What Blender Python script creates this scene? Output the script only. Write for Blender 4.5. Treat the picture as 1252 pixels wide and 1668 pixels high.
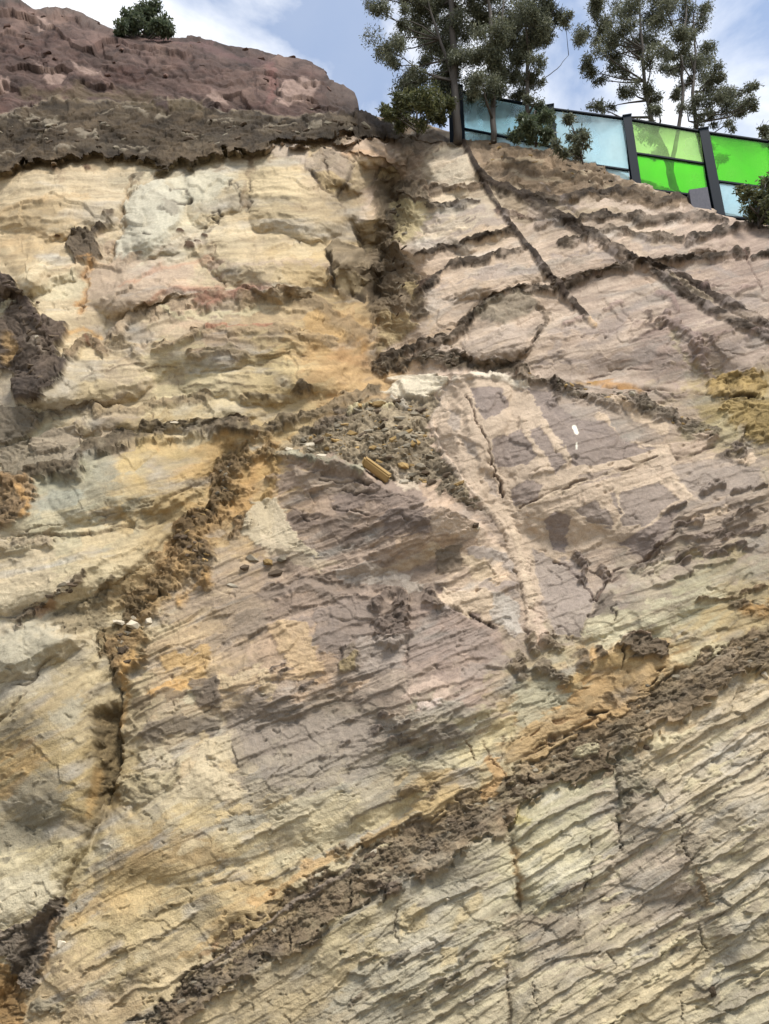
import bpy, bmesh, math, random
import numpy as np
from mathutils import Vector, Matrix

# ------------------------------------------------------------------ scene, camera, light
scene = bpy.context.scene
for o in list(bpy.data.objects):
    bpy.data.objects.remove(o, do_unlink=True)
COL = scene.collection
F32 = np.float32
R = math.radians

PITCH = R(20.0)
CAM = np.array([0.0, 0.0, 1.6])
FPX = 1213.0                      # focal length in units of the 1252 x 1668 frame
CX, CY = 626.0, 834.0

cam_d = bpy.data.cameras.new('camera')
cam_d.sensor_fit = 'VERTICAL'
cam_d.angle = 2 * math.atan(834.0 / FPX)
cam_d.clip_start = 0.1
cam_d.clip_end = 3000
cam = bpy.data.objects.new('camera', cam_d)
cam.location = CAM
cam.rotation_euler = (R(90) + PITCH, 0, 0)
COL.objects.link(cam)
scene.camera = cam

SUN_EL, SUN_AZ = R(64), R(38)      # azimuth measured from behind the camera towards the right
world = bpy.data.worlds.new('World')
scene.world = world
world.use_nodes = True
nt = world.node_tree
nt.nodes.clear()
w_out = nt.nodes.new('ShaderNodeOutputWorld')
w_bg = nt.nodes.new('ShaderNodeBackground')
w_bg.inputs['Strength'].default_value = 0.15
w_sky = nt.nodes.new('ShaderNodeTexSky')
w_sky.sky_type = 'NISHITA'
w_sky.sun_disc = False
w_sky.sun_elevation = SUN_EL
w_sky.sun_rotation = math.pi - SUN_AZ
w_sky.altitude = 50
w_sky.air_density = 1.25
w_sky.dust_density = 0.35
w_sky.ozone_density = 2.2
tc = nt.nodes.new('ShaderNodeTexCoord')
mp = nt.nodes.new('ShaderNodeMapping')
mp.inputs['Scale'].default_value = (1.0, 1.0, 1.3)
mp.inputs['Location'].default_value = (2.74, 2.69, -2.66)
nz = nt.nodes.new('ShaderNodeTexNoise')
nz.inputs['Scale'].default_value = 3.6
nz.inputs['Detail'].default_value = 9
nz.inputs['Roughness'].default_value = 0.56
nz.inputs['Distortion'].default_value = 0.35
cr = nt.nodes.new('ShaderNodeValToRGB')
cr.color_ramp.elements[0].color = (0.22, 0.22, 0.22, 1)
cr.color_ramp.elements[0].position = 0.42
cr.color_ramp.elements[1].position = 0.60
nz2 = nt.nodes.new('ShaderNodeTexNoise')
nz2.inputs['Scale'].default_value = 6.0
nz2.inputs['Detail'].default_value = 6
cr2 = nt.nodes.new('ShaderNodeValToRGB')
cr2.color_ramp.elements[0].color = (5.1, 5.4, 6.0, 1)
cr2.color_ramp.elements[1].color = (6.6, 6.65, 6.75, 1)
cr2.color_ramp.elements[0].position = 0.35
cr2.color_ramp.elements[1].position = 0.6
mx = nt.nodes.new('ShaderNodeMixRGB')
L = nt.links.new
L(tc.outputs['Generated'], mp.inputs['Vector'])
L(mp.outputs['Vector'], nz.inputs['Vector'])
L(mp.outputs['Vector'], nz2.inputs['Vector'])
L(nz.outputs['Fac'], cr.inputs['Fac'])
L(nz2.outputs['Fac'], cr2.inputs['Fac'])
L(cr.outputs['Color'], mx.inputs['Fac'])
L(w_sky.outputs['Color'], mx.inputs['Color1'])
L(cr2.outputs['Color'], mx.inputs['Color2'])
L(mx.outputs['Color'], w_bg.inputs['Color'])
L(w_bg.outputs['Background'], w_out.inputs['Surface'])

sun_d = bpy.data.lights.new('sun', 'SUN')
sun_d.energy = 4.2
sun_d.angle = R(16)
sun_d.color = (1.0, 0.97, 0.925)
sun = bpy.data.objects.new('sun', sun_d)
_sd = Vector((math.sin(SUN_AZ) * math.cos(SUN_EL), -math.cos(SUN_AZ) * math.cos(SUN_EL), math.sin(SUN_EL)))
sun.rotation_euler = _sd.to_track_quat('Z', 'Y').to_euler()
sun.location = (20, -20, 40)
COL.objects.link(sun)

vs = scene.view_settings
vs.view_transform = 'Standard'
vs.look = 'None'
vs.exposure = 0.38
vs.gamma = 1.0
vs.use_curve_mapping = False
scene.cycles.max_bounces = 6
scene.cycles.transparent_max_bounces = 12
scene.cycles.use_denoising = True

# ------------------------------------------------------------------ helpers: numbers
cosP, sinP = math.cos(PITCH), math.sin(PITCH)
SLOPE = R(70)
BASE_Y = 6.0
PN = np.array([0.0, -math.sin(SLOPE), math.cos(SLOPE)])     # outward normal of the mean cut face
PO = np.array([0.0, BASE_Y, 0.0])

def rays(px, py):
    """directions through face-map coordinates (depth 1 along the camera axis)"""
    a = (np.asarray(px, float) - CX) / FPX
    b = (CY - np.asarray(py, float)) / FPX
    return np.stack([a, cosP - b * sinP, sinP + b * cosP], -1)

def on_face(px, py, off=0.0):
    """point of the mean cut face (moved out by off metres) at map coordinates"""
    r = rays(px, py)
    s = ((PO - CAM) @ PN + off) / (r @ PN)
    return CAM + r * s[..., None], s

def at_y(px, py, y):
    r = rays(px, py)
    return Vector(CAM + r * ((y - CAM[1]) / r[1]))

_rng = np.random.default_rng(7)
_T = _rng.random((16, 256, 256)).astype(F32) * 2 - 1
_J = _rng.random((3, 256, 256)).astype(F32)

def vn(x, y, seed=0):
    x = np.asarray(x, F32); y = np.asarray(y, F32)
    xi = np.floor(x); yi = np.floor(y)
    fx = x - xi; fy = y - yi
    xi = xi.astype(np.int32) + seed * 37; yi = yi.astype(np.int32) + seed * 91
    fx = fx * fx * (3 - 2 * fx); fy = fy * fy * (3 - 2 * fy)
    T = _T[seed % 16]
    x0 = xi & 255; x1 = (xi + 1) & 255; y0 = yi & 255; y1 = (yi + 1) & 255
    a = T[x0, y0]; b = T[x1, y0]; c = T[x0, y1]; d = T[x1, y1]
    a = a + (b - a) * fx
    c = c + (d - c) * fx
    return a + (c - a) * fy

def fbm(x, y, o=4, seed=0, g=0.5):
    s = 0; amp = 1.0; tot = 0
    for i in range(o):
        s = s + amp * vn(x, y, seed + i * 3)
        tot += amp
        amp *= g
        x = x * 2.03 + 11.3; y = y * 2.03 + 5.7
    return s / tot * 1.5

def worley(x, y, seed=0):
    """distance to nearest and second cell point, and a random number per cell"""
    x = np.asarray(x, F32); y = np.asarray(y, F32)
    xi = np.floor(x).astype(np.int32); yi = np.floor(y).astype(np.int32)
    f1 = np.full(x.shape, 9, F32); f2 = np.full(x.shape, 9, F32); cid = np.zeros(x.shape, F32)
    for i in (-1, 0, 1):
        for j in (-1, 0, 1):
            a = (xi + i + seed * 17) & 255; b = (yi + j + seed * 29) & 255
            d = np.hypot(xi + i + _J[0][a, b] - x, yi + j + _J[1][a, b] - y)
            near = d < f1
            f2 = np.where(near, f1, np.minimum(f2, d))
            cid = np.where(near, _J[2][a, b], cid)
            f1 = np.where(near, d, f1)
    return f1, f2, cid

def facets(u, v, seed=0, tilt=1.0):
    """broken surface: every cell is a plane tilted its own way (height about -1..1), plus edge distance and cell number"""
    u = np.asarray(u, F32); v = np.asarray(v, F32)
    xi = np.floor(u).astype(np.int32); yi = np.floor(v).astype(np.int32)
    f1 = np.full(u.shape, 9, F32); f2 = np.full(u.shape, 9, F32); cid = np.zeros(u.shape, F32); hh = np.zeros(u.shape, F32)
    for i in (-1, 0, 1):
        for j in (-1, 0, 1):
            a = (xi + i + seed * 17) & 255; b = (yi + j + seed * 29) & 255
            dx = u - (xi + i + _J[0][a, b]); dy = v - (yi + j + _J[1][a, b])
            d = np.maximum(np.abs(dx), np.abs(dy)) * 0.5 + 0.5 * np.hypot(dx, dy)
            nr = d < f1
            f2 = np.where(nr, f1, np.minimum(f2, d))
            c = _J[2][a, b]; g1 = _T[3][a, b]; g2 = _T[4][a, b]
            cid = np.where(nr, c, cid)
            hh = np.where(nr, (c - 0.5) * 1.2 + tilt * (g1 * dx + (0.5 + 0.8 * g2) * dy), hh)
            f1 = np.where(nr, d, f1)
    return hh, f2 - f1, cid

def sstep(e0, e1, x):
    t = np.clip((x - e0) / (e1 - e0), 0, 1)
    return t * t * (3 - 2 * t)

def lin(c):
    c = np.asarray(c, float) / 255.0
    return np.where(c <= 0.04045, c / 12.92, ((c + 0.055) / 1.055) ** 2.4)

# ------------------------------------------------------------------ helpers: objects
def tag(o, label=None, cat=None, group=None, kind=None):
    if label: o['label'] = label
    if cat: o['category'] = cat
    if group: o['group'] = group
    if kind: o['kind'] = kind
    return o

def link(name, me, mat=None, parent=None, loc=None):
    o = bpy.data.objects.new(name, me)
    COL.objects.link(o)
    if mat is not None and me is not None:
        me.materials.append(mat)
    if parent is not None:
        o.parent = parent
    if loc is not None:
        o.location = loc
    return o

def empty(name, loc=(0, 0, 0)):
    o = bpy.data.objects.new(name, None)
    o.empty_display_size = 0.1
    o.location = loc
    COL.objects.link(o)
    return o

def np_mesh(name, verts, faces, smooth=False):
    """verts (N,3), faces (M,k) numpy arrays -> mesh, quickly"""
    me = bpy.data.meshes.new(name)
    n, (m, k) = len(verts), faces.shape
    me.vertices.add(n)
    me.vertices.foreach_set('co', np.ascontiguousarray(verts, F32).ravel())
    me.loops.add(m * k)
    me.loops.foreach_set('vertex_index', np.ascontiguousarray(faces, np.int32).ravel())
    me.polygons.add(m)
    me.polygons.foreach_set('loop_start', np.arange(0, m * k, k, dtype=np.int32))
    if smooth:
        me.polygons.foreach_set('use_smooth', np.ones(m, bool))
    me.update(calc_edges=True)
    return me

def add_col(me, rgb):
    at = me.color_attributes.new('rock_colour', 'FLOAT_COLOR', 'POINT')
    a = np.ones((len(rgb), 4), F32)
    a[:, :3] = rgb
    at.data.foreach_set('color', a.ravel())

class MB:
    """collects boxes and tubes into one mesh"""
    def __init__(self): self.v = []; self.f = []
    def quad_box(self, p, q, up, side, w, d):
        """bar from p to q; w across 'side', d across 'up'"""
        p = Vector(p); q = Vector(q); n = len(self.v)
        for e in (p, q):
            for a, b in ((-1, -1), (1, -1), (1, 1), (-1, 1)):
                self.v.append(e + side * (a * w / 2) + up * (b * d / 2))
        for f in ((3, 2, 1, 0), (4, 5, 6, 7), (0, 1, 5, 4), (1, 2, 6, 5), (2, 3, 7, 6), (3, 0, 4, 7)):
            self.f.append(tuple(n + i for i in f))
        return self
    def tube(self, pts, rad, sides=6):
        n0 = len(self.v)
        pts = [Vector(p) for p in pts]
        for i, p in enumerate(pts):
            t = (pts[min(i + 1, len(pts) - 1)] - pts[max(i - 1, 0)]).normalized()
            a = t.cross(Vector((0.31, 0.95, 0.05)))
            if a.length < 1e-4: a = t.cross(Vector((1, 0, 0)))
            a.normalize(); b = t.cross(a)
            for k in range(sides):
                an = 2 * math.pi * k / sides
                self.v.append(p + (a * math.cos(an) + b * math.sin(an)) * rad[i])
        for i in range(len(pts) - 1):
            for k in range(sides):
                k2 = (k + 1) % sides
                self.f.append((n0 + i * sides + k, n0 + i * sides + k2, n0 + (i + 1) * sides + k2, n0 + (i + 1) * sides + k))
        self.f.append(tuple(n0 + k for k in reversed(range(sides))))
        m = n0 + (len(pts) - 1) * sides
        self.f.append(tuple(m + k for k in range(sides)))
        return self
    def build(self, name, mat, parent=None, smooth=False, origin=None):
        me = bpy.data.meshes.new(name)
        o3 = Vector(origin) if origin is not None else Vector((0, 0, 0))
        me.from_pydata([tuple(v - o3) for v in self.v], [], self.f)
        if smooth:
            for p in me.polygons: p.use_smooth = True
        me.update()
        return link(name, me, mat, parent, None if parent is not None else o3)

# ------------------------------------------------------------------ materials
def new_mat(name):
    m = bpy.data.materials.new(name)
    m.use_nodes = True
    n = m.node_tree
    b = n.nodes['Principled BSDF']
    return m, n, b

def rock_material(name, bump=0.5, scale=1.0, sat=1.0, attr=True, base=(0.3, 0.25, 0.2), vary=0.36):
    m, n, b = new_mat(name)
    b.inputs['Roughness'].default_value = 0.92
    b.inputs['Specular IOR Level'].default_value = 0.18
    tcn = n.nodes.new('ShaderNodeTexCoord')
    n1 = n.nodes.new('ShaderNodeTexNoise'); n1.inputs['Scale'].default_value = 22 * scale; n1.inputs['Detail'].default_value = 6; n1.inputs['Roughness'].default_value = 0.65
    n2 = n.nodes.new('ShaderNodeTexNoise'); n2.inputs['Scale'].default_value = 85 * scale; n2.inputs['Detail'].default_value = 4; n2.inputs['Roughness'].default_value = 0.7
    n.links.new(tcn.outputs['Object'], n1.inputs['Vector'])
    n.links.new(tcn.outputs['Object'], n2.inputs['Vector'])
    mr = n.nodes.new('ShaderNodeMapRange')
    mr.inputs['From Min'].default_value = 0.25; mr.inputs['From Max'].default_value = 0.75
    mr.inputs['To Min'].default_value = 1 - vary; mr.inputs['To Max'].default_value = 1 + vary
    mr.clamp = False
    ad = n.nodes.new('ShaderNodeMath'); ad.operation = 'ADD'
    hf = n.nodes.new('ShaderNodeMath'); hf.operation = 'MULTIPLY'; hf.inputs[1].default_value = 0.5
    n.links.new(n1.outputs['Fac'], ad.inputs[0]); n.links.new(n2.outputs['Fac'], ad.inputs[1])
    n.links.new(ad.outputs[0], hf.inputs[0]); n.links.new(hf.outputs[0], mr.inputs['Value'])
    mul = n.nodes.new('ShaderNodeVectorMath'); mul.operation = 'SCALE'
    if attr:
        at = n.nodes.new('ShaderNodeAttribute'); at.attribute_name = 'rock_colour'
        n.links.new(at.outputs['Color'], mul.inputs[0])
    else:
        oi = n.nodes.new('ShaderNodeObjectInfo')
        hv = n.nodes.new('ShaderNodeHueSaturation')
        hv.inputs['Color'].default_value = (*base, 1)
        mr2 = n.nodes.new('ShaderNodeMapRange'); mr2.inputs['To Min'].default_value = 0.65; mr2.inputs['To Max'].default_value = 1.35
        n.links.new(oi.outputs['Random'], mr2.inputs['Value'])
        n.links.new(mr2.outputs['Result'], hv.inputs['Value'])
        n.links.new(hv.outputs['Color'], mul.inputs[0])
    n.links.new(mr.outputs['Result'], mul.inputs['Scale'])
    n.links.new(mul.outputs['Vector'], b.inputs['Base Color'])
    bp = n.nodes.new('ShaderNodeBump'); bp.inputs['Strength'].default_value = bump; bp.inputs['Distance'].default_value = 0.03
    n.links.new(hf.outputs[0], bp.inputs['Height'])
    n.links.new(bp.outputs['Normal'], b.inputs['Normal'])
    return m

M = {}
M['rock'] = rock_material('weathered_sandstone', 0.9)
M['stone'] = rock_material('loose_stone', 0.5, 1.6, attr=False, base=tuple(lin((166, 154, 132)) * 0.6))
M['stone_dark'] = rock_material('dark_shale_stone', 0.5, 1.6, attr=False, base=tuple(lin((112, 96, 78)) * 0.6))
M['stone_white'] = rock_material('pale_stone', 0.4, 1.6, attr=False, base=tuple(lin((222, 208, 182)) * 0.66), vary=0.1)
M['stone_tan'] = rock_material('tan_stone', 0.4, 1.6, attr=False, base=tuple(lin((190, 158, 105)) * 0.6), vary=0.15)
M['stone_red'] = rock_material('red_stone', 0.5, 1.6, attr=False, base=tuple(lin((112, 88, 78)) * 0.7))

# ================================================================== THE CUT ROCK FACE
# The face is one height field over the mean cut plane.  (X, Y) are map coordinates of that plane.
RIM = np.array([(-400, -60), (-200, -30), (0, 2), (36, 4), (48, 14), (66, 20), (80, 15), (112, 17), (150, 34), (178, 49), (190, 54),
                (250, 57), (310, 58), (345, 64), (375, 74), (420, 79), (462, 92), (500, 98), (527, 112), (537, 133),
                (560, 139), (578, 152), (583, 166), (585, 182), (598, 184), (622, 191), (660, 190), (700, 205), (726, 213),
                (760, 217), (800, 216), (835, 219), (870, 231), (905, 238), (940, 258), (985, 272), (1022, 288), (1060, 296), (1090, 309),
                (1112, 320), (1130, 333), (1170, 344), (1215, 352), (1252, 360), (1400, 392), (1650, 440)], float)
cols = np.concatenate([np.linspace(-330, -8, 50, endpoint=False), np.linspace(-8, 1260, 850), np.linspace(1260, 1600, 51)[1:]])
rim_c = np.interp(cols, RIM[:, 0], RIM[:, 1])
NR = 1150
tt = np.concatenate([np.linspace(0, 1, NR)])
BOT = 1685.0
_k = np.exp(-0.5 * ((cols[:, None] - cols[None, :]) / 90.0) ** 2)
rim_s = (_k * rim_c[None, :] * np.gradient(cols)[None, :]).sum(1) / (_k * np.gradient(cols)[None, :]).sum(1)
Y2 = BOT + (rim_s[None, :] - BOT) * tt[:, None] + (rim_c - rim_s)[None, :] * tt[:, None] ** 9
X2 = np.broadcast_to(cols[None, :], Y2.shape)
# a skirt of coarse rows carries the face down below ground level
SK = np.linspace(1900, BOT, 9)[:-1]
Y2 = np.vstack([np.broadcast_to(SK[:, None], (8, len(cols))), Y2])
X2 = np.ascontiguousarray(np.broadcast_to(cols[None, :], Y2.shape))
NRT, NC = Y2.shape
X = X2.ravel().astype(F32); Y = Y2.ravel().astype(F32)
RIMY = np.broadcast_to(rim_c[None, :], Y2.shape).ravel().astype(F32)
N = len(X)

# --- domain warps shared by all features so that no edge is clean
W1x = fbm(X / 46, Y / 46, 3, 1); W1y = fbm(X / 46, Y / 46, 3, 2)
W2x = fbm(X / 13, Y / 13, 3, 3); W2y = fbm(X / 13, Y / 13, 3, 4)

# angular plates, lying along the general dip: edges of stains and seams break along them
_dip = np.interp(Y, [300, 800, 1250, 1650], [6, 17, 25, 32]) * math.pi / 180
_cu = X * 0.95 - Y * 0.30 + 6 * W1x; _cv = X * 0.30 + Y * 0.95 + 5 * W1y
_f, _e, _c1 = facets(_cu / 21, _cv / 10, 6); _f, _e, _c2 = facets(_cu / 21, _cv / 10, 6)
_c2 = (_c1 * 57.31) % 1.0
CEx = (_c1 * 2 - 1).astype(F32); CEy = (_c2 * 2 - 1).astype(F32)
_f, _e, _c3 = facets(_cu / 62, _cv / 27, 11)
CBx = (_c3 * 2 - 1).astype(F32); CBy = ((_c3 * 91.7) % 1.0 * 2 - 1).astype(F32)
BWx = np.zeros(N, F32); BWy = np.zeros(N, F32)      # fraying along the bedding, filled in below
def wp(a, idx=slice(None)):
    return (X[idx] + a * (W1x[idx] + 0.45 * W2x[idx] + 0.9 * BWx[idx] + 0.8 * CEx[idx]),
            Y[idx] + a * (W1y[idx] + 0.45 * W2y[idx] + 0.9 * BWy[idx] + 0.8 * CEy[idx]))

def pdist(pts, x, y):
    """distance, signed offset (positive = below the line when it runs left to right), fraction along, interpolated third value"""
    pts = [tuple(p) + (1.0,) * (3 - len(p)) for p in pts]
    best = np.full(x.shape, 1e9, F32); sg = np.zeros(x.shape, F32); wv = np.ones(x.shape, F32); al = np.zeros(x.shape, F32)
    acc = 0.0
    for (ax, ay, aw), (bx, by, bw) in zip(pts[:-1], pts[1:]):
        dx, dy = bx - ax, by - ay
        l2 = dx * dx + dy * dy + 1e-6
        ll = math.sqrt(l2)
        t = np.clip(((x - ax) * dx + (y - ay) * dy) / l2, 0, 1)
        ex = x - (ax + dx * t); ey = y - (ay + dy * t)
        d = np.sqrt(ex * ex + ey * ey)
        k = d < best
        best = np.where(k, d, best)
        sg = np.where(k, np.sign(dx * ey - dy * ex) * d, sg)
        wv = np.where(k, aw + (bw - aw) * t, wv)
        al = np.where(k, acc + ll * t, al)
        acc += ll
    return best, sg, al, wv

def near(pts, pad):
    a = np.asarray([p[:2] for p in pts], float)
    return np.nonzero((X > a[:, 0].min() - pad) & (X < a[:, 0].max() + pad) & (Y > a[:, 1].min() - pad) & (Y < a[:, 1].max() + pad))[0]

def inside(pts, x, y):
    """signed distance to a polygon, positive inside"""
    pts = [p[:2] for p in pts]
    d, _, _, _ = pdist(pts + [pts[0]], x, y)
    c = np.zeros(x.shape, bool)
    for (ax, ay), (bx, by) in zip(pts, pts[1:] + [pts[0]]):
        if ay == by: continue
        c ^= ((ay > y) != (by > y)) & (x < (bx - ax) * (y - ay) / (by - ay) + ax)
    return np.where(c, d, -d)

def wps(a, idx=slice(None)):
    return X[idx] + a * (W1x[idx] + 0.5 * W2x[idx]), Y[idx] + a * (W1y[idx] + 0.5 * W2y[idx])

# ------------------------------------------------------------------ large form, metres out of the mean plane
MAC = np.zeros(N, F32)
MAC += 0.16 * fbm(X / 230, Y / 230, 3, 5)

SOIL_TOP = [(-400, 225), (0, 190), (70, 166), (120, 160), (200, 162), (280, 168), (340, 172), (390, 178), (440, 190), (500, 182), (583, 183), (620, 192), (640, 200)]
SOIL_LIP = [(-400, 300), (0, 277), (40, 277), (80, 268), (130, 265), (190, 261), (220, 272), (250, 280), (275, 278), (292, 265), (340, 261), (400, 258), (430, 250), (447, 236), (500, 240), (540, 226), (600, 224), (640, 236), (668, 226)]
st_y = np.interp(X, *zip(*SOIL_TOP)) + 6 * W1y + 4 * W2y
sl_y = np.interp(X, *zip(*SOIL_LIP)) + 9 * W1x + 5 * W2x + 5 * CEx + 6 * CBy
leftzone = 1 - sstep(625, 668, X + 10 * W1x)
soil_t = np.clip((Y - st_y) / (sl_y - st_y), 0, 1.2)
in_soil = sstep(-3, 3, Y - st_y) * (1 - sstep(-2, 2, Y - sl_y)) * leftzone
out_red = (1 - sstep(-3, 3, Y - st_y)) * (1 - sstep(584, 590, X))
MAC += in_soil * (0.06 + 0.10 * np.clip(soil_t, 0, 1) ** 1.3)
MAC -= 0.55 * out_red
# rounding at the rim
MAC -= (0.9 * np.exp(-(Y - RIMY) / 16.0) + 0.35 * np.exp(-(Y - RIMY) / 60.0)).astype(F32) * np.where(out_red > 0.5, 1.0, 0.6)

GULLY = [(670, 195, .6), (656, 230, .8), (668, 275, .9), (632, 318, 1), (648, 362, 1), (618, 400, 1), (630, 446, 1), (602, 490, 1), (616, 545, .9), (608, 605, .6)]
def mac_line(pts, w, depth, power=1.4, wob=5):
    i = near(pts, w * 4 + 30)
    x, y = wps(wob, i)
    d, sg, al, wv = pdist(pts, x, y)
    MAC[i] += depth * wv * np.exp(-(d / w) ** power)
def mac_step(pts, h, fall, wob=8, sharp=4, **kw):
    """ground below the line stands out by h and falls back to the plane over 'fall'"""
    px, py = [p[0] for p in pts], [p[1] for p in pts]
    x, y = wps(wob)
    i = np.nonzero((x > px[0]) & (x < px[-1]))[0]
    x = x[i]; y = y[i]
    s = (y - np.interp(x, px, py)).astype(F32)
    e = 0.3 * (px[-1] - px[0])
    ends = sstep(px[0], px[0] + min(e, 90), x) * (1 - sstep(px[-1] - min(e, 90), px[-1], x))
    MAC[i] += h * ends * np.where(s > 0, np.exp(-np.clip(s, 0, None) / fall), np.exp(np.clip(s, -60, 0) / sharp))
mac_line(GULLY, 52, -1.2)
mac_line([(700, 260), (705, 330), (690, 400), (700, 470), (690, 540)], 40, 0.25)
mac_line([(560, 300), (575, 360), (540, 430), (560, 500)], 45, 0.15)
mac_line([(560, 330), (585, 385), (600, 430), (612, 480)], 22, -0.3)
mac_line([(380, 750), (350, 820), (305, 880), (250, 960), (205, 1050), (196, 1150), (188, 1290)], 34, -0.20, wob=9)
mac_line([(190, 1300), (130, 1400), (90, 1490), (40, 1570), (0, 1640)], 14, -0.16)
mac_line([(822, 1030, .3), (836, 1120, .6), (822, 1230, 1), (815, 1320, 1), (840, 1430, .7), (835, 1560, .5), (822, 1690, .4)], 10, -0.07)
mac_line([(40, 430), (70, 520), (60, 640)], 40, 0.22)
mac_line([(176, 1170), (180, 1230), (170, 1290)], 26, -0.22)
mac_line([(20, 1640), (40, 1600), (0, 1690)], 30, -0.10)
mac_step([(690, 620), (740, 612), (850, 618), (960, 628), (1180, 640), (1330, 660)], 0.38, 170, wob=5)
mac_step([(430, 742), (500, 748), (580, 768), (640, 800), (760, 838), (830, 920)], 0.42, 150, wob=5)
mac_step([(240, 1690), (400, 1590), (600, 1470), (700, 1415), (830, 1350), (1000, 1260), (1252, 1105), (1400, 1030)], 0.10, 160, wob=8)
mac_step([(400, 1020), (500, 950), (640, 985), (720, 985), (800, 1030), (850, 1080)], 0.18, 130, wob=6)
mac_step([(-60, 1060), (60, 1040), (150, 1045), (200, 1080)], 0.16, 160)
mac_step([(50, 770), (150, 745), (270, 712), (380, 708), (470, 700)], 0.14, 90)
mac_step([(840, 1090), (930, 1085), (1010, 1060), (1100, 1075), (1252, 1020), (1400, 960)], 0.12, 70)
i = near([(640, 180), (1300, 660)], 80)
MAC[i] += 0.12 * sstep(640, 760, X[i]) * (1 - sstep(560, 640, Y[i])) * np.clip((Y[i] - 200) / 300, 0, 1)

# rounded buttresses: low domes with creases where they meet
DOME = np.zeros(N, F32)
for cx, cy, rx, ry, rot, hh in ((95, 335, 125, 62, 3, .34), (40, 440, 105, 52, 18, .30), (258, 362, 62, 78, -28, .36), (345, 320, 62, 48, 10, .26), (372, 405, 62, 52, 0, .24), (490, 330, 92, 72, -8, .40), (455, 435, 112, 58, -4, .34), (245, 468, 112, 46, 12, .30), (545, 280, 50, 46, -30, .25), (610, 255, 52, 30, -10, .2),
                               (350, 560, 190, 62, 4, .34), (150, 620, 130, 46, 14, .26), (440, 620, 160, 46, 3, .26), (260, 680, 190, 30, 5, .2), (200, 790, 175, 64, 14, .36), (60, 830, 90, 50, 5, .2), (110, 930, 175, 56, 22, .34), (40, 1060, 120, 48, 22, .3), (85, 1220, 125, 170, 25, .26), (60, 1430, 120, 90, 30, .3),
                               (330, 1330, 240, 120, 25, .30), (260, 1500, 230, 90, 28, .26), (560, 1280, 190, 80, 25, .22), (745, 270, 50, 55, 25, .25), (760, 370, 75, 42, 14, .25), (800, 450, 105, 42, 18, .25), (810, 555, 70, 48, 20, .34), (960, 420, 90, 40, 14, .2), (1100, 400, 110, 36, 8, .2), (960, 560, 130, 60, 18, .10), (1150, 540, 120, 70, 10, .08),
                               (770, 730, 60, 130, -18, .3), (930, 760, 140, 130, -15, .3), (1120, 820, 150, 90, 15, .25), (1040, 980, 160, 60, 18, .2), (620, 860, 190, 80, 15, .25), (480, 1080, 180, 90, 20, .3), (720, 1120, 150, 110, 22, .3), (920, 1380, 110, 100, 30, .2), (1120, 1350, 140, 120, 30, .24), (700, 1560, 160, 100, 30, .22), (1000, 1590, 170, 90, 30, .22)):
    i = np.nonzero((np.abs(X - cx) < max(rx, ry) * 1.15 + 20) & (np.abs(Y - cy) < max(rx, ry) * 1.15 + 20))[0]
    a = R(rot); dx = X[i] + 9 * W1x[i] + 3 * W2x[i] - cx; dy = Y[i] + 9 * W1y[i] + 3 * W2y[i] - cy
    u = (dx * math.cos(a) - dy * math.sin(a)) / rx; v = (dx * math.sin(a) + dy * math.cos(a)) / ry
    rr_ = np.sqrt(u * u + v * v + 0.35 * (u * v) ** 2)
    DOME[i] = np.maximum(DOME[i], hh * np.clip(1 - rr_ ** 2.2, 0, 1) ** 1.1 * (1 + 0.3 * v))
MAC += np.interp(Y, [300, 700, 1000, 1600], [0.72, 0.62, 0.5, 0.42]).astype(F32) * DOME - 0.1
P1, S1 = on_face(X, Y, MAC.astype(float))
PXM = (S1 / FPX).astype(F32)                   # metres per map unit here

# ------------------------------------------------------------------ colour and fine relief
KALB = 0.78
def A(c): return (lin(c) * KALB).astype(F32)

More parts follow.
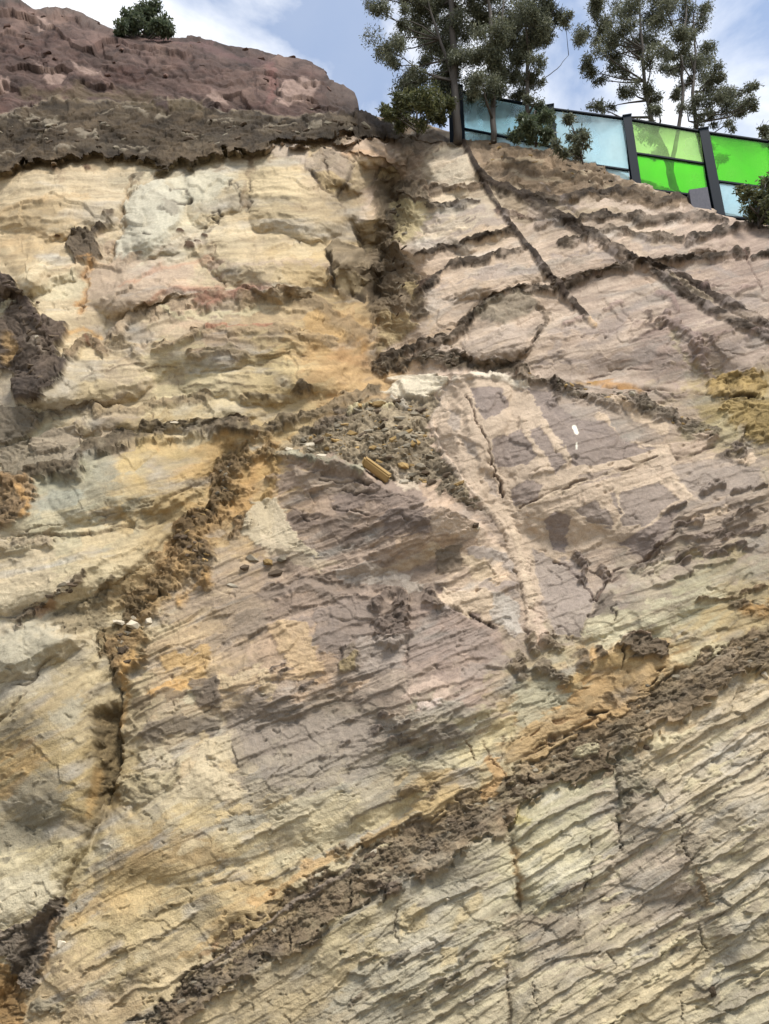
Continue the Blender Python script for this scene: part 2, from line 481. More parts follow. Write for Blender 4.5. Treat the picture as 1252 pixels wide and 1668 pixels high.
BASE = """80,310,200,178,142 60,380,192,164,120 200,330,198,178,146 280,350,202,192,168 250,380,194,189,172 420,310,203,180,138 480,380,204,180,138 350,420,204,184,148 560,330,188,164,126 620,260,205,176,150
-100,450,200,178,140 60,450,204,184,148 200,460,190,162,132 300,470,200,172,146 420,440,204,180,142 520,460,194,166,118 200,560,186,166,138 330,530,178,150,118 450,530,172,146,108 550,550,190,152,94
150,610,204,180,136 300,610,204,184,140 450,600,200,176,126 560,600,194,156,102 -100,700,170,150,122 200,700,172,152,126 350,680,204,184,144 450,680,190,162,112
-100,830,185,165,130 100,800,166,165,150 160,770,162,156,136 250,740,190,162,106 350,740,198,160,98 420,780,188,154,96 100,840,194,180,144 250,830,194,166,116
-100,950,198,178,144 60,930,200,180,146 200,900,204,180,136 150,940,204,184,144 60,1000,200,184,154 30,1080,182,171,150
60,1150,176,156,116 130,1120,184,164,124 60,1250,170,146,98 110,1300,180,156,106 50,1330,150,136,108 -100,1300,170,150,110 50,1420,194,179,144 100,1400,188,169,126 -100,1500,190,170,130
500,800,170,146,126 600,830,152,133,122 720,850,190,162,137 780,920,204,179,154 600,900,166,146,132 500,980,160,140,126 400,1000,166,146,125 350,1080,190,161,121 480,1060,184,155,126 600,1030,148,133,127
750,1040,150,133,128 750,1130,165,146,138 600,1130,160,145,135 450,1170,142,130,122 560,1200,146,136,126 400,1220,152,140,126 700,1210,160,154,140 780,1220,194,179,140 330,1240,194,175,144 300,1300,180,165,135
450,1290,160,150,134 600,1270,166,155,135 350,1350,188,164,116 550,1330,204,184,140 250,1400,176,148,98 200,1450,194,165,111 400,1400,200,180,136 300,1500,190,166,117 200,1550,185,161,111 400,1480,198,165,107
300,1570,194,170,126 150,1620,188,160,116 720,1290,198,165,108 600,1530,184,165,122 500,1620,170,151,116 640,1560,157,151,138 720,1440,166,160,148 760,1520,185,174,145 600,1640,162,151,130 740,1640,175,161,131 700,1600,184,174,148
900,1330,188,178,144 950,1290,176,169,140 900,1420,194,184,149 1040,1330,175,161,144 1000,1450,166,153,138 1130,1250,199,180,145 1200,1200,190,171,141 1200,1330,185,170,145 1100,1450,166,151,139 1200,1450,175,164,140 900,1530,166,151,131
1000,1560,180,165,136 900,1620,180,165,136 1050,1620,189,170,131 1150,1580,180,161,122 1200,1620,166,159,140 1230,1540,189,174,140 1400,1500,175,164,140 1400,1250,188,170,140
760,650,192,168,150 820,660,154,143,142 740,720,204,178,159 900,700,162,149,145 1000,720,166,152,145 1100,760,188,165,145 1200,760,166,151,140 850,830,162,147,141 960,850,194,170,150 1100,860,152,139,132 1200,870,156,141,132
900,960,166,151,145 1000,960,166,151,144 1060,980,166,155,140 1000,1030,199,189,160 1120,1000,184,174,140 1200,980,170,151,112 1230,670,178,153,96 1180,690,174,153,100 1400,900,160,145,130 1400,700,172,150,120
880,1190,198,160,101 960,1130,194,150,88 1050,1090,186,147,88 1200,1030,190,161,106 900,1130,175,165,136 1400,1050,188,160,106
750,260,204,185,162 740,340,204,185,158 760,400,199,175,150 720,450,194,170,149 820,430,194,173,156 850,530,185,166,151 780,560,180,161,145 900,560,175,156,143 1000,520,180,161,150 1000,430,190,167,151 960,380,176,156,141
1100,400,181,161,150 1200,430,166,147,140 1100,560,158,141,138 1200,560,166,151,147 1200,500,170,155,149 900,290,160,138,110 1050,350,190,170,153 960,330,168,150,126 1400,500,165,150,142"""
bp_ = np.array([[float(v) for v in s.split(',')] for s in BASE.split()])
_c = bp_[:, 2:].copy()
_ma = np.clip((np.array([0, 0, 1]) @ _c.T / _c.mean(1) - 0.80) / 0.18, 0, 1)       # greyish points lean warm
_c = _c * (1 + _ma[:, None] * np.array([0.05, 0.01, -0.07]))
bl_ = lin(_c) * KALB
xw, yw = wp(14)
xw = xw + 30 * CBx + 10 * CEx; yw = yw + 22 * CBy + 8 * CEy
num = np.zeros((N, 3), F32); den = np.zeros(N, F32)
for (bx, by), c in zip(bp_[:, :2], bl_):
    i = np.nonzero((np.abs(X - bx) < 330) & (np.abs(Y - by) < 330))[0]
    d2 = ((xw[i] - bx) ** 2 + (yw[i] - by) ** 2) / 700.0
    w = (1.0 / (1 + d2) ** 2 * np.clip(1 - d2 / 90, 0, 1)).astype(F32)
    num[i] += w[:, None] * c.astype(F32); den[i] += w
C = num / np.maximum(den, 1e-6)[:, None]
C[den < 1e-6] = A((180, 160, 125))

DISP = np.zeros(N, F32)        # map units out of the face
PART = np.zeros(N, np.int16)
PARTS = ['cliff']
def part_id(n):
    if n not in PARTS: PARTS.append(n)
    return PARTS.index(n)

# --- bedding: seven facets, each with its own dip
FAC = {  # name: (dip in degrees rising to the right, centres, ledge height, ledge spacing, streak strength)
    'upper_left': (2, [(100, 350), (300, 400), (480, 420), (200, 540), (420, 560), (300, 640), (100, 640), (540, 300)], 0.8, 18, 0.30),
    'left': (14, [(120, 800), (250, 780), (60, 900), (180, 900), (60, 720), (350, 720)], 0.7, 20, 0.22),
    'upper_right': (16, [(760, 340), (800, 450), (900, 400), (1000, 480), (1150, 420), (900, 550), (1100, 560), (1230, 500), (740, 500)], 1.4, 13, 0.34),
    'middle_right': (17, [(800, 700), (950, 720), (1100, 760), (1200, 850), (900, 900), (1050, 980), (1230, 700), (1000, 1050)], 1.25, 14, 0.26),
    'centre': (22, [(520, 830), (650, 880), (780, 920), (500, 1000), (650, 1080), (780, 1120), (400, 1050), (560, 1180), (450, 1240), (700, 1230), (300, 1130)], 2.0, 16, 0.30),
    'lower_left': (28, [(300, 1380), (450, 1360), (600, 1320), (200, 1480), (350, 1500), (150, 1600), (60, 1180), (60, 1320), (80, 1440)], 0.75, 22, 0.26),
    'lower_right': (32, [(600, 1580), (740, 1480), (900, 1350), (1000, 1450), (1150, 1300), (1200, 1500), (1000, 1600), (850, 1600), (500, 1650), (1230, 1180), (1150, 1640)], 2.2, 23, 0.32),
}
BRK = {'upper_left': 0.35, 'left': 0.2, 'upper_right': 0.6, 'middle_right': 0.5, 'centre': 0.85, 'lower_left': 0.25, 'lower_right': 0.85}
xw, yw = wp(16)
wsum = np.zeros(N, F32); FW = {}
for k, (dip, cs, h, sp, stk) in FAC.items():
    d = np.full(N, 1e9, F32)
    for cx, cy in cs:
        d = np.minimum(d, np.hypot(xw - cx, yw - cy))
    FW[k] = np.exp(-d / 22.0).astype(F32) + 1e-9
    wsum += FW[k]
for q, (k, (dip, cs, h, sp, stk)) in enumerate(FAC.items()):
    w = FW[k] / wsum
    i = np.nonzero(w > 0.02)[0]
    th = R(dip)
    u = X[i] * math.cos(th) - Y[i] * math.sin(th); v = X[i] * math.sin(th) + Y[i] * math.cos(th)
    bw = fbm(u / 26, (v + 6 * vn(u / 90, v / 60, q)) / 4.2, 3, q + 3) * w[i]
    BWx[i] += bw * math.cos(th); BWy[i] -= bw * math.sin(th)
for q, (k, (dip, cs, h, sp, stk)) in enumerate(FAC.items()):
    w = FW[k] / wsum
    i = np.nonzero(w > 0.02)[0]
    w = w[i]
    th = R(dip)
    u = X[i] * math.cos(th) - Y[i] * math.sin(th)
    v = X[i] * math.sin(th) + Y[i] * math.cos(th)
    bend = 9 * vn(u / 240, v / 120, q) + 2.2 * vn(u / 70, v / 40, q + 1)
    vv = v + bend + 12 * vn(v / 47, v * 0 + q, q + 13) + 5 * vn(v / 19, u / 400, q + 14)
    hgt = np.zeros(len(i), F32)
    for sc, am in ((2.6, 1.35), (1.1, 0.7), (0.45, 0.16)):
        z = vv / (sp * sc) + 0.9 * vn(u / (230 * sc), vv / (60 * sc), q + 2)
        zi = np.floor(z); f = z - zi
        # every bed comes and goes along its length
        on = np.clip(0.25 + 1.1 * vn(u / (70 * sc) + zi * 7.7, zi * 3.1 + 0.5, q + 4), 0, 1.3)
        hgt += am * on * (f ** 1.6) * (1 - sstep(0.955, 1.0, f))
    rough = fbm(u / 22, vv / 9, 4, q + 5)
    fine = fbm(u / 9, vv / 3.2, 3, q + 6)
    # broken patches: plates and chips aligned with the bedding; elsewhere the face is smoother
    brk = np.clip(0.45 + 1.6 * fbm(X[i] / 75 + q, Y[i] / 75, 3, q + 10), 0, 1.25) * BRK[k]
    uw = u + 6 * vn(u / 30, v / 30, q + 5); vw = vv + 2.5 * vn(u / 30, v / 26, q + 7)
    fa, fe, ci = facets(uw / 58, vw / 22, q, 1.2)
    fb, fe2, ci2 = facets(uw / 24, vw / 9.5, q + 3, 1.2)
    fc, fe3, ci3 = facets(uw / 10, vw / 5.0, q + 5, 1.0)
    blk = 0.95 * fa + 0.60 * fb * np.clip(brk + 0.1, 0, 1) + 0.28 * fc * brk
    DISP[i] += w * h * (1.05 * hgt * np.clip(1.25 - 0.5 * brk, 0.4, 1.2) + 0.45 * rough + 0.22 * fine + 0.75 * brk * blk)
    DISP[i] += w * 1.6 * fa * BRK[k]
    C[i] *= (1 + w * (0.16 * (ci - 0.5) + brk * 0.20 * (ci2 - 0.5) + brk * 0.12 * (ci3 - 0.5)))[:, None]
    # mineral streaks follow the bedding
    s1 = fbm(u / 95, vv / 10, 4, q + 7)
    s2 = fbm(u / 30, vv / 3.0, 3, q + 8)
    g = 1 + w * stk * (0.75 * s1 + 0.5 * s2)
    C[i] *= np.clip(g, 0.4, 1.7)[:, None]
    och = np.clip(fbm(u / 80, vv / 16, 4, q + 9) - 0.3, 0, 1) * w * 0.5
    C[i] = C[i] * (1 - och[:, None] * np.array([0.04, 0.16, 0.34], F32))
    gre = np.clip(fbm(u / 70, vv / 20, 4, q + 11) - 0.2, 0, 1) * w * 0.8
    lum = C[i].mean(1, keepdims=True)
    C[i] = C[i] + gre[:, None] * (lum * np.array([0.92, 0.90, 0.90], F32) - C[i])
bigf, bfe, bci = facets(X / 105 + 0.35 * W1x, Y / 80 + 0.35 * W1y, 9, 1.0)
DISP += 2.0 * bigf * (1 - sstep(680, 820, Y)) + 1.2 * bigf
DISP += 3.0 * fbm(X / 60, Y / 60, 4, 6) + 0.5 * fbm(X / 7, Y / 7, 3, 9)
# pits and small knobs
f1, f2, cid = worley(X / 21 + 0.5 * W2x, Y / 15 + 0.5 * W2y, 3)
DISP += np.where(cid > 0.90, -3.2 * (1 - sstep(0.05, 0.30, f1)), 0) + np.where(cid < 0.06, 2.6 * (1 - sstep(0.05, 0.34, f1)), 0)

def clods(idx, size, seed=0, aniso=1.3, ang=0.0):
    """broken, crumbly relief 0..1 and a tone that goes with the pieces"""
    c, s = math.cos(ang), math.sin(ang)
    x = X[idx]; y = Y[idx]
    u = (x * c - y * s) / (size * aniso); v = (x * s + y * c) / size
    u = u + 0.9 * fbm(u * 0.45, v * 0.45, 3, seed + 1); v = v + 0.9 * fbm(u * 0.45 + 9, v * 0.45, 3, seed + 2)
    fh, fe, cid = facets(u, v, seed, 1.3)
    fh2, fe2, cid2 = facets(u * 2.1 + 5, v * 2.1 + 2, seed + 1, 1.2)
    fn = fbm(u * 2.4, v * 2.8, 4, seed + 4, 0.6)
    big = fbm(u * 0.28 + 2, v * 0.35, 3, seed + 5)
    hgt = 0.42 + 0.42 * fh + 0.24 * fh2 + 0.16 * fn + 0.40 * big - 0.22 * (1 - sstep(0.0, 0.10, fe))
    tone = 0.92 + 0.36 * (cid - 0.5) + 0.26 * (cid2 - 0.5) + 0.24 * fn + 0.26 * big
    return hgt, tone

def put(idx, m, col, a, var=0.14, tone=None, seed=0):
    if col is None: return
    c = A(col)[None, :] * (1 + var * (0.8 * W2y[idx] + 0.7 * W1x[idx]))[:, None]
    if tone is not None: c = c * tone[:, None]
    k = (a * m)[:, None]
    C[idx] = C[idx] * (1 - k) + np.clip(c, 0.002, 1) * k

# S: a stroke along the face (a seam, vein, crack or ridge);  G: a patch.  Heights are in map units.
def S(pts, w, col=None, a=1.0, soft=0.5, wob=4, h=0.0, prof='bump', rough=0.0, csize=9, part=None, var=0.14, fray=0.35, seed=0):
    i = near(pts, w * 2.2 + wob * 2 + 6 + (60 if prof == 'lip' else 0))
    if len(i) == 0: return
    x, y = wp(wob, i)
    d, sg, al, wv = pdist(pts, x, y)
    wl = w * wv * (1 + fray * vn(al / 17, al * 0 + seed, seed + 2) + fray * 0.6 * W2x[i])
    r = d / np.maximum(wl, 0.3)
    m = 1 - sstep(1 - soft, 1 + 0.25 * soft, r)
    if prof == 'groove':
        br = np.clip(0.72 + 0.8 * vn(al / 24 + 3.3, al * 0 + pts[0][0] * 0.37, seed + 5) + 0.3 * W2y[i], 0.12, 1.1)
        m = m * br; h_l = h * br * 0.9; a = a * 0.9
    tone = None
    if rough:
        hg, tone = clods(i, csize, seed)
        DISP[i] += m * rough * hg
    if h:
        if prof == 'bump':
            am = np.clip(0.75 + 0.55 * vn(al / 21, al * 0 + pts[0][1] * 0.31, seed + 6) + 0.35 * W2x[i], 0.1, 1.5) if rough else 1.0
            DISP[i] += h * am * np.sqrt(np.clip(1 - r * r, 0, 1)) * np.clip(wv, 0.25, 1.5)
        elif prof == 'groove': DISP[i] -= h_l * np.clip(1 - r, 0, 1) ** 0.7
        elif prof == 'flat': DISP[i] += h * m
        elif prof == 'lip':      # overhanging edge: sharp below the line, dying away above it
            tot = al.max(); ends = sstep(0, 14, al) * (1 - sstep(tot - 14, tot, al))
            DISP[i] += h * wv * ends * np.where(sg > 0, np.exp(-sg / 1.2), np.exp(sg / max(w, 6)))
    mc = m * np.clip(0.98 + 0.5 * (0.7 * W1y[i] + W2y[i]), 0.5, 1) if rough else m
    put(i, mc, col, a, var, tone)
    if part:
        PART[i[m > 0.5]] = part_id(part)

def G(pts, col=None, a=1.0, soft=5, wob=5, h=0.0, rough=0.0, csize=10, part=None, var=0.14, seed=0, streak=None):
    i = near(pts, 10 + soft + wob * 2)
    if len(i) == 0: return
    x, y = wp(wob, i)
    sd = inside(pts, x, y)
    m = sstep(-soft * 0.5, soft * 0.5, sd)
    tone = None
    if rough:
        hg, tone = clods(i, csize, seed)
        DISP[i] += m * rough * hg
    if h: DISP[i] += h * m
    if streak is not None:
        th = R(streak); u = X[i] * math.cos(th) - Y[i] * math.sin(th); v = X[i] * math.sin(th) + Y[i] * math.cos(th)
        m2 = m * np.clip(0.62 + 0.9 * fbm(u / 40, v / 5, 3, seed + 4), 0, 1)
        put(i, m2, col, a, var, tone)
    else:
        put(i, m, col, a, var, tone)
    if part:
        PART[i[m > 0.5]] = part_id(part)

DK = (98, 82, 64); DK2 = (82, 69, 57); SO = (92, 78, 60); OR = (196, 152, 90); OC = (190, 156, 98); CR = (212, 192, 150)
PK = (208, 182, 160); MV = (156, 141, 133); GR = (168, 163, 150); WH = (228, 218, 198); TN = (150, 128, 98)

# --- upper left: red-brown sandstone standing back over a dark shale and soil layer
i = np.nonzero(out_red > 0.02)[0]
th = R(-8); u = X[i] * math.cos(th) - Y[i] * math.sin(th); v = X[i] * math.sin(th) + Y[i] * math.cos(th)
t1 = fbm(u / 60, v / 14, 5, 2); t2 = fbm(X[i] / 45, Y[i] / 30, 4, 8); t3 = fbm((X[i] - Y[i]) / 14, (X[i] + Y[i]) / 46, 4, 10)
c = A((96, 74, 66)) * (1 + 0.30 * t1 + 0.18 * t3)[:, None]
pale = np.clip(t2 * 1.4 - 0.15, 0, 1)[:, None]
c = c * (1 - pale * 0.5) + A((128, 100, 86)) * pale * 0.5
redd = np.clip(fbm(X[i] / 70 + 4, Y[i] / 25, 4, 12) * 1.3 - 0.2, 0, 1)[:, None]
c = c * (1 - redd * 0.6) + A((88, 58, 50)) * redd * 0.6
k = out_red[i][:, None]
C[i] = C[i] * (1 - k) + c * k
crag = 1 - np.abs(fbm((X[i] + 0.8 * Y[i]) / 40, (Y[i] - 0.35 * X[i]) / 17, 5, 14)) * 2
hg, tone = clods(i, 24, 7, 1.6, R(-20))
C[i] *= (1 - out_red[i] * (0.35 * (1 - tone)))[:, None]
C[i] *= (1 + out_red[i] * 0.20 * fbm(u / 26, v / 5, 4, 6))[:, None]
ch, ce, cc = facets(u / 95 + 0.5 * W1x[i], v / 34 + 0.5 * W1y[i], 2, 1.2)
ch2, ce2, cc2 = facets(u / 26 + 0.3 * W2x[i], v / 10 + 0.3 * W2y[i], 4, 1.3)
C[i] *= (1 + out_red[i] * (0.40 * (cc - 0.5) + 0.32 * (cc2 - 0.5) + 0.12 * fbm(X[i] / 7, Y[i] / 4, 4, 5)))[:, None]
crevice = np.clip(1 - np.abs(fbm((X[i] + 0.9 * Y[i]) / 55, (Y[i] - 0.3 * X[i]) / 13, 4, 9)) * 5, 0, 1)
C[i] *= (1 - 0.45 * out_red[i] * crevice)[:, None]  # shade of the crevices put into the colour, along with the cut relief
DISP[i] -= out_red[i] * 3.0 * crevice
DISP[i] += out_red[i] * (8.0 * ch + 1.2 * ch2 * np.clip(0.5 + 1.4 * t2, 0, 1))
DISP[i] += out_red[i] * (2.4 * fbm(u / 50, v / 12, 5, 1) + 1.6 * t3 + 2.6 * crag + 1.0 * hg)
PART[i[out_red[i] > 0.5]] = part_id('red_sandstone_cap')
i = np.nonzero(in_soil > 0.02)[0]
hg, tone = clods(i, 17, 5, 1.7)
hg2, tone2 = clods(i, 7, 8, 1.3)
mixn = fbm(X[i] / 50, Y[i] / 16, 4, 3)
dk = np.clip(0.35 + 1.5 * fbm(X[i] / 24 + 7, Y[i] / 11, 4, 15), 0, 1)
c = A((84, 69, 50)) * (np.clip(tone, .4, 1.6) * (0.6 + 0.45 * tone2) * (1 + 0.35 * mixn) * (1 - 0.35 * dk))[:, None]
gl = np.clip(fbm(X[i] / 40 + 3, Y[i] / 12, 4, 13) - 0.3, 0, 1)[:, None]
c = c * (1 - gl * 0.7) + A((128, 112, 90)) * gl * 0.6
k = in_soil[i][:, None]
C[i] = C[i] * (1 - k) + c * k
DISP[i] += in_soil[i] * (7 * hg + 3.0 * hg2)
PART[i[in_soil[i] > 0.5]] = part_id('shale_layer')

# ================================================================== features seen on the face
# --- red cap: pale scars, joints, boulder at the crest
for p in ([(62, 106), (80, 112), (99, 119), (101, 134), (86, 138), (70, 124)], [(-10, 118), (14, 126), (10, 140), (-10, 141)], [(328, 160), (345, 148), (362, 156), (372, 171), (335, 168)],
          [(52, 36), (70, 34), (84, 48), (66, 56)], [(466, 138), (500, 132), (520, 140), (505, 158), (470, 170), (452, 172)], [(110, 98), (150, 112), (168, 128), (140, 128)]):
    G(p, (176, 146, 132), 0.75, 6, 4, 1.5)
for p in ([(52, 78), (64, 96), (84, 116), (100, 140)], [(148, 100), (168, 118), (196, 128)], [(72, 22), (78, 38), (96, 42), (128, 42)], [(330, 88), (356, 120), (372, 160)], [(388, 92), (410, 130), (420, 165)],
          [(440, 110), (470, 126), (500, 132), (520, 150)], [(20, 60), (40, 90), (40, 120)], [(230, 90), (250, 110), (290, 130)], [(536, 134), (546, 158), (545, 180)], [(500, 118), (530, 138)]):
    S(p, 3.2, (84, 64, 60), 0.6, 0.8, 4, 4, 'groove')
S([(70, 24), (100, 20), (130, 26), (160, 44), (185, 52)], 11, (98, 82, 74), 0.7, 0.7, 4, 9, rough=3, csize=12)
S([(0, 6), (30, 6), (44, 12)], 9, (70, 62, 54), 0.9, 0.5, 3, 8, rough=3)
G([(536, 136), (562, 139), (580, 152), (584, 186), (540, 186), (530, 160)], (88, 72, 64), 0.8, 8, 4, 3, 3, 12)
S([(440, 112), (448, 140), (440, 165)], 12, (140, 96, 88), 0.55, 0.8, 4)
S([(250, 66), (330, 72), (400, 92), (440, 104)], 8, (112, 80, 78), 0.5, 0.8, 5)
S([(40, 150), (110, 156), (180, 158), (260, 168), (330, 172)], 14, (104, 88, 62), 0.6, 0.8, 6)
# shale layer: paler broken ledges
for p in ([(0, 196), (50, 198), (90, 204)], [(60, 218), (110, 214), (160, 224)], [(0, 252), (40, 250)], [(160, 190), (200, 182), (240, 184)], [(260, 192), (280, 186)], [(300, 226), (340, 226)], [(90, 248), (130, 250)], [(345, 200), (390, 205)], [(430, 206), (520, 200)], [(200, 246), (240, 240)]):
    S(p, 4, (152, 138, 118), 0.7, 0.7, 6, 2.5, 'flat', fray=0.8)
S([(262, 168), (272, 178)], 10, (70, 52, 48), 0.9, 0.5, 3, 6, rough=2)
S([(336, 168), (352, 176)], 9, (74, 56, 50), 0.9, 0.5, 3, 5, rough=2)
S([(590, 195), (630, 215), (662, 236)], 14, (80, 66, 54), 0.9, 0.6, 5, 8, rough=5, csize=14)
S([(640, 200), (690, 200)], 14, (84, 70, 57), 0.9, 0.6, 5, 6, rough=5, csize=13)

# --- upper left sandstone
for p in ([(0, 300), (60, 292), (130, 296), (200, 300)], [(0, 322), (50, 312), (120, 308), (170, 312)], [(20, 342), (90, 330), (160, 336)], [(0, 362), (60, 356), (120, 360)]):
    S(p, 10, None, 0, h=3.0, prof='lip', wob=3)
for p in ([(0, 345), (40, 335), (100, 325), (140, 322)], [(0, 395), (60, 380), (110, 385)]):
    S(p, 8, (205, 170, 120), 0.6, 0.9, 5)
G([(212, 325), (240, 302), (266, 300), (310, 328), (290, 366), (262, 396), (222, 424), (186, 424), (196, 380)], (198, 193, 178), 0.85, 8, 5, 4)
G([(268, 296), (300, 285), (350, 282), (372, 300), (350, 330), (318, 340), (296, 320)], (200, 194, 176), 0.7, 10, 5, 3)
S([(216, 288), (207, 312), (203, 345), (196, 385), (176, 425)], 5, (170, 138, 96), 0.5, 0.8, 4, 7, 'groove')
S([(215, 286), (232, 282), (222, 296)], 7, (110, 96, 76), 0.7, 0.6, 4, 2)
for p in ([(238, 312), (262, 326), (288, 335), (312, 334)], [(258, 290), (280, 308), (304, 318), (314, 334)], [(260, 340), (275, 352), (290, 362)], [(233, 378), (246, 386)], [(296, 318), (280, 312)]):
    S(p, 3, (92, 82, 70), 0.85, 0.6, 4, 4, 'groove')
G([(262, 326), (286, 334), (298, 346), (284, 356), (266, 346)], (142, 132, 118), 0.6, 6, 4)
for p in ([(332, 376), (338, 352), (352, 344), (362, 352)], [(366, 318), (372, 304), (384, 308), (392, 344)], [(338, 374), (350, 362), (362, 350), (376, 330)], [(404, 320), (402, 350), (410, 300)], [(345, 355), (360, 366), (346, 372)]):
    S(p, 3, (88, 76, 62), 0.85, 0.6, 4, 4, 'groove')
G([(364, 316), (382, 302), (404, 300), (404, 345), (388, 352), (372, 336)], (150, 138, 118), 0.5, 8, 4)
S([(340, 370), (345, 400), (352, 430), (362, 470), (364, 485)], 2.5, (140, 112, 82), 0.6, 0.7, 4, 4, 'groove')
S([(402, 258), (414, 280), (400, 300), (396, 330)], 9, (140, 112, 78), 0.6, 0.8, 5, 3, 'groove')
for x, y, r in ((310, 404, 6), (322, 395, 4), (334, 385, 4), (296, 378, 4), (95, 386, 3), (90, 275, 6), (143, 276, 5)):
    S([(x - 2, y), (x + 2, y + 1)], r, (96, 70, 48), 0.95, 0.4, 2, r * 0.9, fray=0.5)
# brown clods on the left
G([(110, 404), (122, 378), (134, 372), (150, 382), (166, 366), (176, 374), (158, 392), (164, 418), (150, 432), (126, 428), (112, 416)], DK, 0.95, 4, 4, 8, 8, 10, part='ironstone_knob#1')
S([(168, 372), (176, 366)], 9, DK, 0.95, 0.4, 3, 7, rough=4, csize=7, part='ironstone_knob#2')
S([(178, 352), (184, 350)], 7, DK, 0.95, 0.4, 3, 6, rough=3, csize=7, part='ironstone_knob#3')
S([(140, 428), (190, 438), (226, 418)], 5, (160, 126, 84), 0.7, 0.7, 4, 4, rough=3)
S([(140, 432), (136, 470), (134, 505)], 9, (206, 152, 84), 0.7, 0.8, 5)
S([(137, 440), (139, 470), (133, 505)], 4, (120, 84, 50), 0.5, 0.7, 3, 8, 'groove')
S([(48, 480), (80, 462), (110, 448), (134, 432)], 14, None, 0, h=6, prof='lip', wob=3)
G([(52, 478), (84, 462), (118, 440), (136, 452), (134, 478), (90, 492)], (210, 196, 160), 0.7, 10, 5)
G([(140, 440), (200, 425), (280, 428), (330, 440), (280, 470), (200, 500), (140, 505)], (190, 166, 142), 0.6, 12, 6)
S([(196, 462), (240, 448), (300, 432), (350, 420)], 6, (200, 146, 112), 0.5, 0.9, 5)
S([(240, 490), (280, 475), (330, 472), (370, 475), (440, 470)], 7, (196, 140, 112), 0.55, 0.9, 5, 2.5, 'lip')
S([(370, 430), (440, 432), (500, 425), (540, 440)], 6, (190, 165, 150), 0.4, 0.9, 5)
S([(200, 480), (250, 470), (300, 480)], 5, (160, 150, 140), 0.5, 0.9, 4)
for p in ([(430, 270), (480, 262), (510, 268)], [(350, 320), (440, 305), (520, 318), (550, 340)], [(360, 372), (440, 350), (520, 362), (565, 380)], [(330, 408), (420, 388), (500, 396)], [(380, 452), (460, 440), (540, 452)], [(440, 410), (490, 395), (530, 405)]):
    S(p, 12, None, 0, h=3.6, prof='lip', wob=4)
for p in ([(430, 372), (470, 368), (500, 376), (530, 392)], [(400, 350), (450, 342)], [(360, 280), (410, 285)]):
    S(p, 1.8, (142, 118, 82), 0.5, 0.7, 3, 2.5, 'groove')
# blocks beside the gully
G([(446, 238), (480, 234), (502, 242), (500, 272), (470, 262), (442, 258)], (190, 170, 152), 0.8, 5, 4, 4)
G([(500, 262), (530, 242), (562, 250), (575, 286), (558, 320), (530, 308), (500, 282)], (164, 144, 122), 0.8, 5, 4, 3, 3, 14)
G([(512, 285), (540, 280), (560, 300), (545, 318), (520, 300)], (196, 166, 110), 0.6, 6, 4)
for p in ([(498, 255), (500, 280), (526, 302), (552, 326), (572, 362), (592, 396)], [(573, 272), (562, 300), (550, 322)], [(526, 264), (534, 290), (548, 306)], [(540, 250), (560, 262), (574, 266)]):
    S(p, 3, (84, 66, 48), 0.8, 0.6, 3, 6, 'groove')
G([(560, 226), (600, 228), (648, 242), (664, 270), (660, 285), (628, 272), (590, 262), (564, 258)], (210, 180, 152), 0.8, 6, 4, 4, streak=5)
S([(560, 255), (610, 256), (640, 262)], 7, (214, 168, 124), 0.6, 0.8, 4)
G([(614, 278), (640, 272), (652, 290), (640, 300), (618, 296)], (190, 168, 126), 0.9, 4, 3, 5)
S([(612, 292), (618, 276), (636, 268), (650, 278)], 4, (78, 64, 50), 0.9, 0.5, 2, 5, 'groove')
G([(690, 240), (745, 225), (778, 300), (760, 305), (715, 308), (690, 300)], (200, 184, 160), 0.8, 6, 4, 2, streak=24)
S([(696, 258), (716, 240), (742, 232)], 5, (128, 106, 84), 0.7, 0.7, 4, 4, rough=3)
S([(690, 275), (716, 255), (730, 245)], 4, (140, 120, 96), 0.5, 0.7, 4, 3, 'groove')
G([(672, 208), (700, 208), (742, 224), (700, 238), (676, 262)], (150, 128, 104), 0.9, 6, 4, 2, 3, 12)
# gully fill
G([(612, 300), (640, 296), (690, 300), (695, 335), (672, 345), (660, 380), (640, 420), (616, 410), (606, 350)], (118, 100, 76), 0.9, 10, 6, 1, 13, 22, part='gully_rubble', seed=3)
G([(600, 410), (650, 400), (672, 440), (692, 480), (690, 510), (660, 520), (640, 500), (616, 540), (600, 500)], (120, 102, 78), 0.9, 10, 6, 1, 13, 24, part='gully_rubble', seed=4)
G([(530, 400), (552, 392), (590, 404), (612, 440), (612, 478), (580, 492), (540, 476)], (132, 114, 88), 0.85, 6, 5, 3, 10, 26, part='fractured_block')
G([(545, 448), (580, 452), (606, 470), (590, 488), (552, 476)], (180, 158, 116), 0.7, 6, 5, 2)
for p in ([(530, 400), (536, 430), (548, 470), (590, 492)], [(532, 420), (545, 455)], [(590, 404), (604, 440), (608, 500), (604, 560), (616, 600)], [(628, 350), (640, 400), (620, 420), (616, 470)]):
    S(p, 4, (70, 58, 46), 0.8, 0.5, 3, 8, 'groove')
G([(650, 470), (670, 462), (686, 480), (670, 496)], (190, 164, 110), 0.8, 5, 4, 3)
G([(616, 515), (640, 508), (664, 516), (680, 530), (640, 560), (616, 590)], (176, 152, 106), 0.9, 6, 5, 2, 3, 18)
G([(640, 340), (660, 330), (700, 340), (690, 380), (660, 400), (640, 400)], (206, 186, 130), 0.7, 10, 6, 1)
S([(556, 520), (580, 545), (590, 570)], 15, (206, 152, 74), 0.6, 0.9, 6)
S([(548, 580), (590, 590), (604, 600)], 12, (196, 146, 90), 0.5, 0.9, 6)

